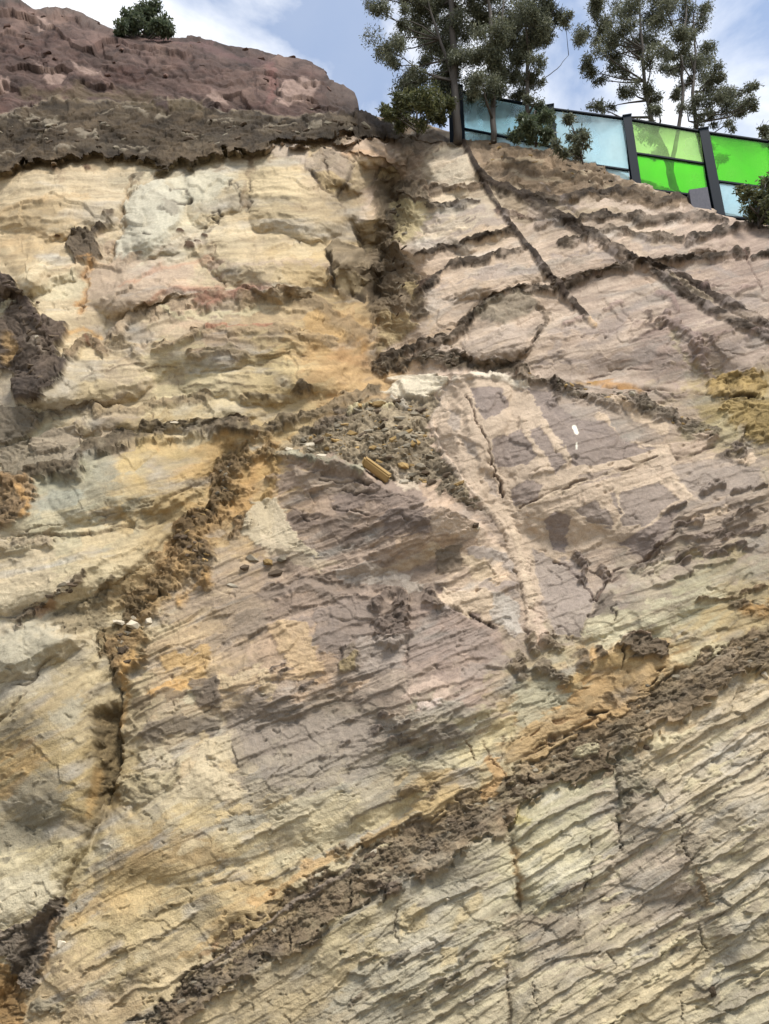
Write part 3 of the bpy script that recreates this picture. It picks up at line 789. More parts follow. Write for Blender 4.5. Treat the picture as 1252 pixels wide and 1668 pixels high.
S([(x, y, w) for x, y, w in GULLY], 30, (134, 114, 86), 0.45, 0.8, 12, 0, 'flat', rough=9, csize=20, fray=0.5, seed=6)
# --- upper left ledges below
LED = (160, 136, 106)
S([(196, 545), (210, 524), (235, 512), (262, 508), (300, 500), (345, 490)], 15, LED, 0.9, 0.4, 4, 9, rough=6, csize=16, part='mudstone_ledge#1')
S([(330, 498), (370, 486), (410, 486)], 14, (156, 108, 84), 0.9, 0.4, 4, 9, rough=5, csize=14, part='mudstone_ledge#1')
S([(400, 492), (445, 482), (480, 482), (510, 500), (560, 530), (580, 548)], 16, (148, 124, 90), 0.85, 0.5, 4, 7, rough=5, csize=16, part='mudstone_ledge#1')
S([(448, 478), (458, 472), (476, 476)], 9, (140, 114, 84), 0.9, 0.5, 3, 5, rough=4)
S([(256, 568), (290, 560), (320, 545), (350, 532), (390, 540), (440, 536), (500, 548), (540, 560)], 9, (166, 140, 104), 0.85, 0.4, 4, 7, rough=4, csize=12, part='mudstone_ledge#2')
S([(340, 536), (400, 532), (440, 530)], 5, (170, 112, 84), 0.7, 0.6, 4)
S([(312, 584), (345, 576), (372, 568), (398, 582)], 9, (150, 130, 98), 0.85, 0.5, 4, 7, rough=4, csize=10, part='mudstone_ledge#3')
S([(260, 508), (285, 520), (330, 515), (380, 512), (420, 506)], 5, (206, 190, 148), 0.7, 0.6, 4, 2)
for p in ([(200, 605), (260, 598), (290, 602)], [(300, 634), (360, 628), (420, 630)], [(420, 580), (480, 582), (540, 588)], [(130, 620), (200, 596), (240, 590)], [(310, 645), (380, 640)], [(420, 592), (470, 596)]):
    S(p, 8, None, 0, h=3, prof='lip', wob=3)
    S(p, 1.4, (120, 100, 76), 0.6, 0.6, 3, 2, 'groove')
S([(118, 580), (135, 560), (155, 558), (170, 575)], 13, (146, 120, 88), 0.9, 0.5, 3, 9, rough=6, csize=11, part='ironstone_knob#4')
S([(140, 556), (150, 570)], 4, (130, 86, 58), 0.7, 0.6, 3)
S([(100, 548), (140, 540), (165, 548)], 9, (208, 160, 92), 0.75, 0.9, 5)
S([(185, 560), (205, 555), (225, 578)], 10, (184, 160, 122), 0.8, 0.6, 4, 5, rough=3)
# dark knobbly mass at the left edge
G([(-40, 440), (10, 452), (34, 470), (48, 500), (72, 520), (112, 530), (104, 556), (92, 566), (112, 598), (96, 620), (72, 640), (66, 656), (36, 662), (20, 640), (28, 612), (0, 606), (-40, 600)], (96, 80, 68), 0.97, 4, 5, 9, 11, 15, part='ironstone_mass', seed=2)
S([(0, 462), (40, 502), (70, 540), (96, 560)], 8, (84, 68, 58), 0.8, 0.6, 4, 7, rough=4, part='ironstone_mass')
S([(10, 560), (26, 576), (14, 592)], 13, (180, 142, 84), 0.7, 0.7, 4, -4, 'flat')
S([(58, 566), (74, 580)], 13, (150, 132, 112), 0.6, 0.8, 4, 4)
S([(36, 640), (62, 634)], 16, (84, 72, 64), 0.8, 0.6, 4, 9, rough=6, csize=10, part='ironstone_mass')
S([(0, 520), (20, 500)], 10, (190, 175, 140), 0.8, 0.7, 4)
# benches on the left
G([(-60, 662), (50, 668), (66, 690), (52, 712), (20, 726), (-60, 735)], (112, 100, 84), 0.95, 4, 5, 9, 6, 20, part='shale_block#1')
S([(60, 690), (100, 676), (160, 664)], 9, (132, 116, 96), 0.9, 0.5, 5, 7, rough=5, csize=14, part='mudstone_ledge#4')
S([(160, 672), (220, 668), (250, 660), (300, 656), (340, 650)], 9, (160, 136, 100), 0.85, 0.5, 5, 6, rough=5, csize=12, part='mudstone_ledge#5')
S([(395, 652), (412, 644), (440, 648)], 9, (150, 128, 92), 0.85, 0.5, 3, 6, rough=4, part='ironstone_knob#5')
S([(488, 640), (492, 630), (500, 638)], 14, (120, 102, 78), 0.95, 0.4, 2, 9, rough=5, csize=8, part='ironstone_knob#6')
S([(374, 700), (386, 688), (402, 698)], 15, (112, 92, 70), 0.95, 0.4, 3, 10, rough=6, csize=9, part='ironstone_knob#7')
G([(44, 720), (90, 700), (130, 690), (136, 722), (110, 740), (60, 745)], (158, 140, 118), 0.8, 5, 5, 3, 4, 22)
G([(0, 730), (60, 720), (130, 742), (132, 765), (60, 782), (0, 782)], (140, 124, 102), 0.85, 5, 5, 3, 6, 17, part='shale_block#2')
S([(10, 790), (60, 778), (126, 766), (140, 738), (186, 724), (226, 720), (250, 704), (290, 696), (340, 700), (380, 706), (430, 706), (468, 690)], 11, (108, 92, 70), 0.95, 0.4, 5, 10, rough=7, csize=11, part='mudstone_ledge#6')
S([(470, 692), (520, 672), (570, 652), (612, 638)], 11, (124, 106, 80), 0.9, 0.5, 5, 7, rough=6, csize=11, part='mudstone_ledge#7')
S([(130, 700), (132, 735)], 2, (110, 94, 72), 0.7, 0.5, 2, 4, 'groove')
S([(248, 670), (250, 698)], 1.6, (120, 100, 76), 0.6, 0.5, 2, 3, 'groove')
G([(-40, 776), (40, 786), (56, 800), (42, 840), (0, 872), (-40, 876)], (150, 118, 78), 0.9, 6, 5, 4, 8, 14, part='ochre_rubble')
S([(30, 800), (46, 815), (40, 838)], 8, (206, 156, 86), 0.7, 0.8, 4)
G([(84, 800), (130, 790), (142, 812), (112, 826), (60, 838), (52, 826)], (156, 158, 150), 0.75, 10, 6)
G([(150, 760), (190, 752), (196, 775), (160, 782)], (150, 146, 130), 0.6, 9, 6)
G([(60, 846), (160, 838), (175, 862), (120, 872), (50, 866)], (206, 192, 156), 0.6, 9, 6)
for p in ([(40, 866), (100, 856), (175, 842), (230, 826), (280, 808), (320, 792)], [(176, 818), (174, 856)], [(180, 862), (240, 858), (290, 836)], [(0, 880), (40, 872), (130, 876), (180, 866)]):
    S(p, 2, (120, 96, 66), 0.6, 0.6, 3, 4, 'groove')
S([(-40, 900), (20, 888), (50, 882), (82, 888)], 9, (160, 140, 112), 0.8, 0.5, 4, 9, rough=3, part='mudstone_ledge#8')
S([(-40, 905), (40, 898), (70, 892)], 8, None, 0, h=6, prof='lip', wob=3)

# --- fault zone: ochre and dark clods between left lobes and the middle block
S([(440, 730), (420, 780), (380, 830), (340, 850), (300, 890), (250, 950)], 26, (196, 150, 84), 0.75, 0.9, 10)
S([(374, 756), (366, 796), (350, 820)], 13, (116, 98, 68), 0.9, 0.5, 5, 5, rough=7, csize=9, part='fault_rubble#1')
S([(346, 836), (312, 852), (300, 880), (330, 900)], 17, (108, 84, 54), 0.9, 0.5, 6, 5, rough=9, csize=12, part='fault_rubble#2')
S([(396, 850), (380, 870), (400, 840)], 13, (128, 98, 60), 0.8, 0.6, 5, 5, rough=7, csize=12, part='fault_rubble#3')
S([(300, 905), (340, 915), (330, 935), (290, 930)], 17, (104, 88, 66), 0.9, 0.6, 6, 3, rough=7, csize=9, part='fault_rubble#2')
S([(336, 946), (310, 960), (296, 978)], 14, (206, 158, 86), 0.8, 0.7, 6, 3, rough=5, csize=14)
S([(262, 915), (230, 940), (180, 960), (140, 985)], 14, (150, 124, 84), 0.8, 0.6, 6, 4, rough=6, csize=12)
S([(140, 938), (110, 962), (60, 1000), (36, 1020)], 9, (116, 96, 74), 0.9, 0.5, 5, 7, rough=6, csize=9, part='fault_rubble#4')
G([(70, 985), (88, 974), (94, 990), (68, 1012), (56, 1006)], (176, 138, 100), 0.8, 4, 3, 3)
G([(96, 990), (160, 970), (180, 990), (160, 1025), (110, 1035), (80, 1020)], (148, 130, 98), 0.8, 8, 6, 1, 5, 15)
G([(178, 950), (230, 930), (270, 945), (262, 985), (215, 1000), (176, 990)], (186, 158, 110), 0.8, 8, 6, 1, 5, 20)
S([(175, 945), (168, 968), (180, 980)], 9, (110, 92, 66), 0.8, 0.6, 4, 3, rough=5)
G([(160, 1025), (200, 1015), (240, 1035), (238, 1070), (215, 1100), (190, 1090), (165, 1060)], (138, 118, 82), 0.95, 6, 6, 4, 8, 17, part='fault_rubble#5')
S([(216, 1085), (200, 1100)], 11, (170, 136, 86), 0.8, 0.6, 4, 4, rough=4)
S([(150, 1040), (118, 1044), (60, 1090), (20, 1150), (-20, 1180)], 3, (120, 98, 64), 0.6, 0.6, 4, 6, 'groove')
S([(0, 1112), (40, 1112), (60, 1100)], 2.2, (110, 94, 70), 0.7, 0.6, 3, 5, 'groove')
G([(-20, 1040), (60, 1020), (110, 1040), (60, 1085), (-20, 1105)], (178, 170, 150), 0.7, 10, 6, 2)
G([(0, 1010), (40, 1010), (60, 1000), (40, 1020)], (110, 96, 76), 0.8, 4, 4, 2, 3)
# the hollow with a sharp right edge
S([(196, 1120), (196, 1180), (194, 1240), (184, 1290), (176, 1310)], 3.2, (74, 60, 44), 0.8, 0.5, 2, 12, 'groove')
G([(152, 1160), (180, 1145), (196, 1160), (197, 1240), (188, 1290), (164, 1320), (148, 1300), (160, 1240), (148, 1190)], (118, 98, 64), 0.85, 10, 5, -15, 4, 13, part='hollow')
S([(160, 1260), (150, 1300), (140, 1330)], 12, (180, 142, 80), 0.7, 0.9, 5)
for p in ([(150, 1350), (135, 1368), (122, 1400), (112, 1430), (92, 1470)], [(184, 1270), (196, 1286), (182, 1300)], [(172, 1330), (150, 1352)]):
    S(p, 3, (96, 80, 58), 0.7, 0.6, 4, 5, 'groove')
G([(80, 1160), (130, 1130), (146, 1150), (120, 1176), (90, 1180)], (158, 154, 140), 0.5, 10, 6)
G([(-20, 1180), (60, 1165), (90, 1190), (50, 1210), (-20, 1205)], (140, 130, 112), 0.7, 12, 6, streak=25)
G([(30, 1270), (90, 1255), (110, 1300), (50, 1340), (10, 1310)], (146, 136, 116), 0.7, 12, 8)
G([(40, 1330), (100, 1310), (105, 1340), (50, 1390), (-10, 1400), (-10, 1360)], (130, 122, 104), 0.7, 12, 8)
G([(-20, 1230), (40, 1210), (80, 1230), (20, 1300), (-20, 1300)], (190, 148, 84), 0.5, 14, 8, streak=35)
G([(-20, 1440), (50, 1420), (110, 1425), (90, 1470), (40, 1500), (-20, 1510)], (204, 190, 160), 0.7, 10, 8)

# --- loose bench in the middle
G([(452, 735), (478, 712), (530, 682), (600, 652), (660, 648), (712, 650), (716, 668), (700, 706), (716, 742), (752, 786), (792, 826), (760, 818), (712, 800), (650, 780), (600, 766), (540, 748)], (150, 133, 106), 0.93, 8, 8, -2, 5, 6, part='scree', seed=6, var=0.3)
G([(600, 712), (660, 716), (676, 748), (640, 770), (600, 760), (590, 735)], (118, 102, 78), 0.7, 12, 8, 4, 7, 20, part='scree')
G([(500, 690), (560, 668), (620, 660), (560, 690), (500, 715)], (132, 114, 96), 0.8, 8, 6, 3, 6, 12, part='scree')
S([(570, 672), (600, 662), (636, 664)], 6, (204, 188, 142), 0.8, 0.6, 4, 4)
G([(622, 622), (660, 614), (700, 614), (734, 622), (722, 644), (690, 656), (662, 650), (650, 632)], (222, 208, 184), 0.95, 4, 3, 8, streak=8, part='pale_lens')
S([(640, 640), (650, 632)], 9, (120, 100, 76), 0.9, 0.6, 3, 3, rough=4)
S([(655, 655), (662, 665), (640, 650)], 6, (180, 170, 158), 0.8, 0.6, 3, 4)
G([(716, 648), (740, 624), (744, 640), (728, 676), (704, 690)], (200, 180, 162), 0.8, 5, 4, 4)
S([(442, 738), (490, 746), (540, 758), (588, 772)], 9, (156, 149, 126), 0.95, 0.4, 3, 10, rough=2, part='grey_slab_ledge')
S([(442, 752), (500, 762), (560, 778), (600, 790)], 5, (80, 66, 52), 0.7, 0.7, 3, 5, 'groove')
S([(442, 748), (444, 790), (432, 820)], 7, (130, 100, 62), 0.8, 0.6, 4, 5, rough=5)
S([(440, 740), (438, 780), (428, 830), (440, 870)], 18, (204, 166, 98), 0.55, 0.9, 8)
S([(690, 640), (760, 605), (830, 600), (860, 610)], 4, (206, 186, 168), 0.5, 0.8, 3)

# --- right of the gully: pale beds under knobbly brown ridges
RG = (72, 58, 43)
G([(752, 222), (800, 216), (868, 232), (935, 258), (1010, 288), (1092, 312), (1132, 336), (1100, 352), (1020, 330), (940, 330), (880, 326), (820, 300), (780, 290)], (136, 112, 86), 0.92, 6, 6, 0, 4.5, 15, part='soil_slope')
for k, p in enumerate(([(770, 244), (810, 250), (850, 246)], [(858, 250), (890, 256), (920, 250)], [(800, 280), (850, 276), (900, 282), (940, 296)], [(830, 304), (880, 306), (930, 312)], [(900, 262), (940, 270), (980, 282)], [(940, 290), (1000, 296), (1060, 312)])):
    S(p, 6, (128, 106, 80), 0.75, 0.6, 5, 6, rough=4, csize=9)
for p in ([(800, 268), (840, 262), (880, 268)], [(840, 290), (880, 290), (910, 298)], [(920, 284), (960, 290)], [(970, 306), (1010, 304)]):
    S(p, 5, (182, 160, 128), 0.7, 0.7, 5)
def ridge(n, pts, w, h=9, col=RG, rough=7, cs=9):
    S([(x, y + 8) for x, y in pts], 20, None, 0, wob=3, h=h * 0.45, prof='lip')
    S([(x, y + 3) for x, y in pts], w * 0.8, col, 1.0, 0.3, 2.5, h * 0.6, rough=rough * 0.7, csize=cs, part='ironstone_ridge#%s' % n, seed=hash(n) % 7 if not isinstance(n, int) else n % 7, fray=0.55)
ridge(1, [(690, 310), (730, 305), (770, 304), (790, 302)], 9, 5, (124, 102, 78))
ridge(2, [(696, 334), (730, 334), (756, 330), (782, 326)], 7, 7)
ridge(3, [(676, 414), (706, 410), (740, 402), (764, 392), (800, 384), (832, 374)], 7, 8)
ridge(4, [(672, 488), (690, 470), (714, 452), (730, 432), (752, 426), (788, 424), (800, 414), (840, 410), (858, 402)], 8, 10)
ridge(5, [(622, 592), (650, 574), (690, 562), (730, 552), (748, 536), (766, 516), (790, 496), (820, 478), (850, 470), (900, 470), (940, 456), (980, 444), (1030, 432), (1050, 430)], 10, 11, (76, 62, 46), 8, 10)
ridge(6, [(820, 312), (860, 318), (900, 326), (950, 318), (990, 312), (1030, 310), (1070, 326), (1100, 322), (1126, 326)], 7, 8)
ridge(7, [(876, 366), (920, 358), (960, 356), (1010, 352), (1060, 360), (1100, 354), (1140, 354), (1180, 358)], 9, 10)
ridge(8, [(912, 392), (950, 388), (990, 372), (1040, 380), (1090, 384), (1110, 386)], 7, 8, (92, 76, 58))
ridge(9, [(1124, 388), (1150, 384), (1190, 370), (1220, 362), (1260, 372), (1330, 380)], 9, 10)
ridge(10, [(1056, 418), (1090, 424), (1140, 424), (1180, 416), (1212, 410)], 9, 11, (74, 60, 46))
ridge(11, [(1226, 418), (1250, 412), (1320, 420)], 9, 9)
ridge(12, [(812, 342), (846, 350), (880, 352)], 6, 5, (118, 94, 78))
ridge(13, [(620, 600), (660, 590), (700, 582), (730, 586), (780, 598), (826, 602), (850, 606)], 15, 7, (84, 70, 52), 9, 11)
S([(880, 500), (890, 508), (886, 530), (868, 560), (842, 586)], 5, (128, 108, 86), 0.8, 0.5, 3, 4, rough=3, part='ironstone_ridge#14')
S([(884, 534), (864, 566), (838, 590)], 3, (78, 62, 50), 0.8, 0.5, 2, 8, 'groove')
G([(770, 520), (800, 494), (860, 478), (884, 498), (860, 510), (820, 530)], (140, 126, 104), 0.8, 6, 5, 2, 3.5, 12)
S([(820, 506), (842, 520), (850, 534)], 2, (120, 98, 78), 0.6, 0.6, 2, 3, 'groove')
S([(842, 528), (862, 518), (880, 510)], 2, (120, 98, 78), 0.6, 0.6, 2, 3, 'groove')
G([(742, 556), (780, 536), (840, 534), (864, 540), (846, 572), (812, 596), (770, 586)], (190, 170, 156), 0.6, 10, 5, 2, streak=26)
S([(722, 574), (750, 580), (780, 590)], 8, (188, 166, 148), 0.8, 0.6, 4, 6)
S([(676, 485), (690, 465), (700, 455)], 6, (96, 72, 54), 0.9, 0.5, 3, 3, rough=4)
G([(838, 590), (848, 588), (846, 612), (826, 606)], (96, 80, 64), 0.9, 4, 3, 2)
# pink undersides of the ridges
for p in ([(1020, 338), (1060, 346), (1110, 346)], [(930, 340), (990, 334), (1040, 340)], [(860, 346), (900, 348)], [(1060, 400), (1110, 404), (1170, 398)], [(940, 398), (980, 402)], [(860, 372), (900, 372)], [(820, 358), (840, 362)]):
    S(p, 8, (204, 180, 162), 0.6, 0.8, 5)
for p in ([(870, 362), (920, 370)], [(1040, 392), (1090, 398), (1110, 412)], [(950, 410), (990, 412)], [(1140, 440), (1200, 446)]):
    S(p, 7, (156, 146, 142), 0.55, 0.8, 5)
S([(1210, 404), (1222, 432), (1232, 456), (1240, 476)], 2.5, (112, 84, 74), 0.8, 0.5, 2, 6, 'groove')
S([(1176, 392), (1190, 400), (1206, 400)], 1.6, (112, 88, 76), 0.7, 0.5, 2, 3, 'groove')
for p in ([(720, 345), (760, 340), (800, 348)], [(690, 372), (740, 362), (800, 358)], [(760, 450), (810, 438), (850, 438)], [(700, 520), (740, 500), (780, 470)], [(880, 440), (930, 425), (980, 415)]):
    S(p, 9, (170, 162, 156), 0.4, 0.9, 5, 2.5, 'lip')
# the two ironstone ribs running down to the right
RB = (84, 66, 50)
S([(751, 226, .8), (766, 258, .8), (782, 290, .9), (800, 320, .8), (820, 350, .8), (842, 382, .9), (866, 412, .9), (890, 446, 1), (915, 476, 1), (938, 500, 1), (956, 520, .9)], 6.5, (62, 48, 36), 1, 0.25, 0.7, 8, rough=1.5, csize=7, part='ironstone_rib#1', fray=0.2)
S([(962, 525), (968, 530)], 6, (222, 176, 112), 1, 0.4, 1, 5)
S([(784, 290, .9), (812, 306, 1), (842, 318, 1), (872, 334, 1), (904, 352, 1), (940, 372, .9), (962, 386, 1.1), (1000, 408, 1.2), (1030, 422, 1.0)], 8.5, (64, 50, 37), 1, 0.3, 1.2, 8, rough=3, csize=8, part='ironstone_rib#2', fray=0.25)
S([(1028, 420), (1060, 442), (1096, 466), (1130, 490), (1170, 512), (1210, 534), (1262, 556), (1330, 585)], 8, (62, 49, 36), 1, 0.3, 1.2, 9, rough=3, csize=8, part='ironstone_rib#2', fray=0.3)
S([(1048, 424), (1090, 444), (1130, 466), (1160, 484), (1200, 504), (1240, 524), (1262, 534), (1330, 560)], 8, (64, 50, 38), 1, 0.3, 1.2, 9, rough=3, csize=8, part='ironstone_rib#3', fray=0.35)
S([(1084, 448), (1120, 470), (1156, 492)], 3.5, (168, 148, 122), 0.9, 0.5, 2, 4)
# --- mauve face under the ribs
for p in ([(900, 500), (980, 470), (1040, 450)], [(980, 500), (1020, 486), (1050, 480)], [(840, 640), (900, 590), (980, 560), (1040, 520), (1085, 500)], [(960, 580), (1010, 550), (1090, 525)], [(870, 560), (920, 540), (980, 520)], [(1130, 540), (1190, 520), (1252, 510)]):
    S(p, 7, (206, 182, 162), 0.6, 0.8, 5)
for p in ([(955, 560), (990, 546), (1010, 532)], [(980, 600), (1030, 590), (1060, 566), (1040, 580)], [(1180, 580), (1230, 560)], [(1060, 490), (1090, 480)], [(1130, 600), (1200, 600)], [(1060, 600), (1110, 580)], [(905, 575), (912, 560)]):
    S(p, 13, (158, 143, 135), 0.6, 0.8, 6)
S([(1015, 500), (1030, 530), (1026, 556), (1060, 545), (1088, 528)], 3, (120, 98, 90), 0.7, 0.6, 3, 6, 'groove')
S([(1052, 510), (1056, 530), (1066, 532)], 6, (108, 88, 78), 0.8, 0.6, 3, 4, rough=3)
S([(1078, 520), (1110, 540), (1135, 556), (1146, 590), (1160, 610)], 9, (150, 128, 122), 0.7, 0.6, 5, 8, rough=5, csize=15)
S([(1100, 548), (1112, 580), (1140, 600)], 9, (176, 158, 124), 0.6, 0.8, 5, -3, 'flat')
S([(1070, 480), (1100, 486), (1100, 510)], 6, (150, 122, 114), 0.6, 0.7, 4, 3)
S([(1200, 540), (1220, 580), (1230, 610)], 5, (200, 176, 158), 0.5, 0.8, 4)
for k, (x, y) in enumerate(((1160, 470), (1210, 470), (1180, 545), (1230, 545), (1150, 560), (1000, 500), (930, 530))):
    S([(x - 14, y + 4), (x + 16, y - 6)], 5, (160, 132, 124), 0.5, 0.8, 4, 4, rough=2)

# --- the parting with ochre, and debris along it
S([(840, 612), (900, 618), (960, 624), (1000, 630), (1060, 633), (1120, 637), (1160, 640)], 3.2, (80, 56, 34), 0.9, 0.5, 2, 10, 'groove')
S([(960, 620), (1000, 624), (1040, 636)], 7, (192, 140, 70), 0.8, 0.8, 3)
S([(940, 624), (970, 622)], 6, (170, 130, 60), 0.8, 0.8, 3, 3, rough=3)
G([(1150, 622), (1180, 612), (1230, 608), (1250, 632), (1240, 652), (1190, 652), (1160, 645)], (166, 136, 74), 0.9, 6, 5, 4, 9, 13, part='ochre_lump#1')
G([(1170, 655), (1240, 655), (1300, 660), (1300, 735), (1252, 725), (1210, 705), (1180, 690)], (170, 142, 82), 0.85, 8, 6, 2, 6, 18, part='ochre_lump#2')
S([(1180, 650), (1230, 650)], 3.5, (66, 48, 30), 0.9, 0.5, 3, 10, 'groove')
G([(1100, 700), (1180, 680), (1210, 712), (1150, 730)], (190, 174, 136), 0.6, 10, 6)
S([(850, 616), (890, 622), (920, 634)], 11, (128, 110, 90), 0.9, 0.6, 4, 5, rough=7, csize=7, part='parting_debris')
S([(905, 632), (912, 648), (896, 660)], 11, (90, 76, 64), 0.9, 0.6, 4, 3, rough=6, csize=7, part='parting_debris')  # black hollow in the debris, its shade put into the colour
S([(930, 640), (980, 650), (1030, 652), (1060, 668)], 10, (138, 122, 104), 0.9, 0.6, 5, 5, rough=7, csize=7, part='parting_debris')
S([(1050, 664), (1090, 680), (1130, 698), (1158, 708)], 14, (122, 108, 92), 0.9, 0.6, 5, 4, rough=7, csize=7, part='parting_debris')
S([(1180, 738), (1200, 730), (1208, 745)], 13, (112, 96, 84), 0.9, 0.6, 4, 5, rough=7, csize=8, part='ironstone_knob#8')
G([(1084, 726), (1150, 708), (1168, 716), (1140, 735), (1096, 742)], (206, 178, 154), 0.8, 5, 4, 3)
S([(1098, 748), (1140, 736), (1160, 726)], 4, (104, 82, 70), 0.7, 0.6, 3, 5, 'groove')

# --- middle right face: mauve panels between pink veins
S([(752, 640), (768, 690), (786, 740), (806, 790), (820, 830), (836, 880), (852, 930), (862, 985), (884, 1040)], 14, (210, 182, 158), 0.85, 0.5, 4, 4)
S([(760, 650), (778, 692), (796, 726), (806, 768), (818, 810)], 3, (120, 92, 76), 0.75, 0.5, 3, 6, 'groove')
S([(836, 930), (848, 970), (856, 1010), (862, 1040)], 3, (124, 100, 84), 0.7, 0.5, 3, 5, 'groove')
G([(776, 638), (800, 634), (818, 642), (828, 666), (806, 690), (788, 676)], (164, 149, 141), 0.9, 4, 4)
G([(806, 700), (850, 680), (880, 700), (892, 760), (850, 800), (824, 770)], (164, 149, 140), 0.85, 4, 5, streak=15)
G([(740, 690), (752, 700), (748, 716), (768, 716), (760, 732), (742, 722)], (160, 148, 146), 0.6, 5, 4)
G([(860, 640), (900, 650), (960, 660), (1000, 680), (1040, 720), (1010, 750), (940, 772), (900, 760), (890, 700)], (164, 149, 140), 0.8, 6, 5, streak=17)
for p, w in (([(846, 690), (870, 736), (902, 784)], 7), ([(884, 694), (908, 734), (936, 764)], 7), ([(980, 680), (1010, 720), (1044, 746)], 8), ([(1000, 650), (1040, 676), (1080, 700)], 6),
             ([(824, 836), (880, 806), (950, 780), (1010, 760), (1080, 738)], 9), ([(820, 860), (880, 840), (950, 812)], 5), ([(926, 812), (952, 850), (985, 866)], 13), ([(985, 790), (1010, 830), (1020, 850)], 6),
             ([(1080, 760), (1100, 790), (1130, 810)], 8), ([(840, 870), (880, 900), (920, 905)], 7), ([(870, 850), (890, 880), (918, 920)], 7), ([(930, 850), (945, 890), (920, 900)], 12), ([(990, 880), (1030, 896), (1050, 912)], 8),
             ([(960, 890), (1000, 870), (1060, 860)], 5), ([(1030, 800), (1090, 780), (1160, 750)], 5), ([(1170, 760), (1230, 745)], 5), ([(1090, 800), (1110, 816)], 5), ([(1130, 850), (1180, 830)], 6)):
    S(p, w * 1.35, (214, 186, 156), 0.95, 0.3, 3.5, 0.8, fray=0.5)
G([(880, 855), (900, 840), (926, 850), (922, 895), (900, 905)], (150, 134, 124), 0.85, 4, 4)
G([(870, 930), (920, 912), (950, 940), (968, 975), (920, 1010), (880, 980)], (160, 146, 142), 0.8, 5, 5)
G([(1000, 860), (1080, 845), (1090, 870), (1060, 905), (1040, 915), (1010, 890)], (152, 136, 126), 0.7, 8, 6)
G([(900, 800), (960, 795), (990, 850), (960, 840)], (150, 138, 134), 0.5, 8, 6)
G([(1030, 760), (1090, 745), (1090, 770), (1040, 790)], (150, 136, 132), 0.6, 8, 6)
G([(1090, 770), (1180, 750), (1240, 770), (1230, 800), (1160, 830), (1110, 820)], (150, 138, 132), 0.6, 10, 6, streak=20)
for p in ([(960, 980), (980, 960), (1000, 930), (1060, 910), (1100, 870), (1120, 850)], [(950, 1030), (962, 1000), (990, 970)], [(860, 990), (890, 1010), (930, 1040)], [(1008, 960), (980, 940), (940, 920)], [(996, 985), (1003, 1012)], [(1105, 905), (1120, 940)]):
    S(p, 3, (128, 108, 98), 0.7, 0.6, 4, 5, 'groove')
G([(975, 965), (998, 975), (1002, 1005), (975, 1000), (958, 1010)], (120, 108, 98), 0.8, 5, 4)
for p in ([(940, 910), (955, 930), (945, 945)], [(980, 930), (990, 950)], [(1060, 900), (1075, 890)], [(1100, 860), (1140, 850)], [(1180, 850), (1220, 830)], [(1140, 880), (1180, 866)], [(1110, 910), (1140, 900)], [(1040, 930), (1080, 912)], [(1180, 880), (1240, 866)], [(1080, 840), (1110, 830)], [(1160, 905), (1210, 895)], [(1200, 800), (1240, 790)], [(1150, 800), (1180, 790)]):
    S(p, 7, (118, 102, 94), 0.75, 0.6, 5, 7, rough=5, csize=11, fray=0.6)
for p in ([(1060, 895), (1110, 880), (1160, 866), (1230, 850)], [(1040, 940), (1100, 915), (1150, 905), (1240, 890)], [(1060, 960), (1130, 930), (1200, 915)], [(1100, 850), (1160, 832), (1252, 810)], [(860, 780), (930, 765)], [(1040, 880), (1080, 862)]):
    S(p, 14, None, 0, h=6, prof='lip', wob=5)
G([(940, 1036), (1000, 1005), (1080, 980), (1150, 950), (1180, 960), (1140, 1000), (1080, 1030), (1010, 1050)], (206, 196, 162), 0.75, 10, 6, streak=20)
G([(1100, 1030), (1160, 990), (1210, 970), (1200, 1010), (1140, 1050), (1095, 1065)], (186, 158, 104), 0.7, 9, 6, 2, streak=35)
G([(1080, 960), (1180, 920), (1260, 905), (1260, 940), (1160, 955)], (170, 162, 138), 0.6, 10, 6, streak=18)
S([(1140, 976), (1180, 974), (1200, 968), (1240, 958)], 5, (120, 94, 66), 0.85, 0.6, 4, 5, rough=5, csize=6, part='parting_debris')
S([(1214, 990), (1240, 1000), (1265, 990), (1300, 980)], 17, (184, 136, 66), 0.85, 0.7, 6, 3, rough=5, csize=13)
S([(1226, 982), (1252, 996)], 4, (70, 50, 32), 0.8, 0.6, 3, 7, 'groove')
G([(1186, 980), (1215, 972), (1222, 990), (1196, 1000)], (110, 94, 74), 0.8, 5, 4, 3, 4)

# pale edges of the slab, the top one a highlight put into the colour
S([(742, 622), (780, 612), (820, 618), (858, 630)], 5, (224, 210, 192), 0.8, 0.5, 2, 3)
S([(704, 690), (716, 730), (745, 775), (790, 822), (826, 872)], 4, (216, 192, 168), 0.7, 0.5, 2, 3, 'bump')
# left lobes: smooth shelves one above the other
for p, h in (([(40, 872), (130, 874), (190, 864), (250, 846), (300, 818), (330, 800)], 9), ([(-20, 1010), (60, 985), (120, 950), (190, 905), (250, 880)], 7), ([(-20, 1110), (40, 1080), (110, 1046), (160, 1044)], 9), ([(60, 790), (130, 772), (150, 744), (230, 726), (330, 706), (430, 712)], 12),
             ([(150, 640), (230, 622), (320, 612), (420, 618)], 6), ([(190, 560), (260, 530), (340, 506), (450, 500), (540, 530)], 9), ([(250, 580), (330, 552), (440, 556), (540, 570)], 7), ([(0, 345), (90, 335), (190, 342)], 6), ([(220, 330), (270, 306), (320, 335)], 7), ([(200, 420), (260, 390), (300, 360)], 7),
             ([(420, 290), (480, 275), (550, 300)], 7), ([(360, 385), (440, 365), (530, 375)], 8), ([(340, 330), (420, 318), (500, 330)], 7)):
    S(p, 34, None, 0, h=h * 0.6, prof='lip', wob=3)
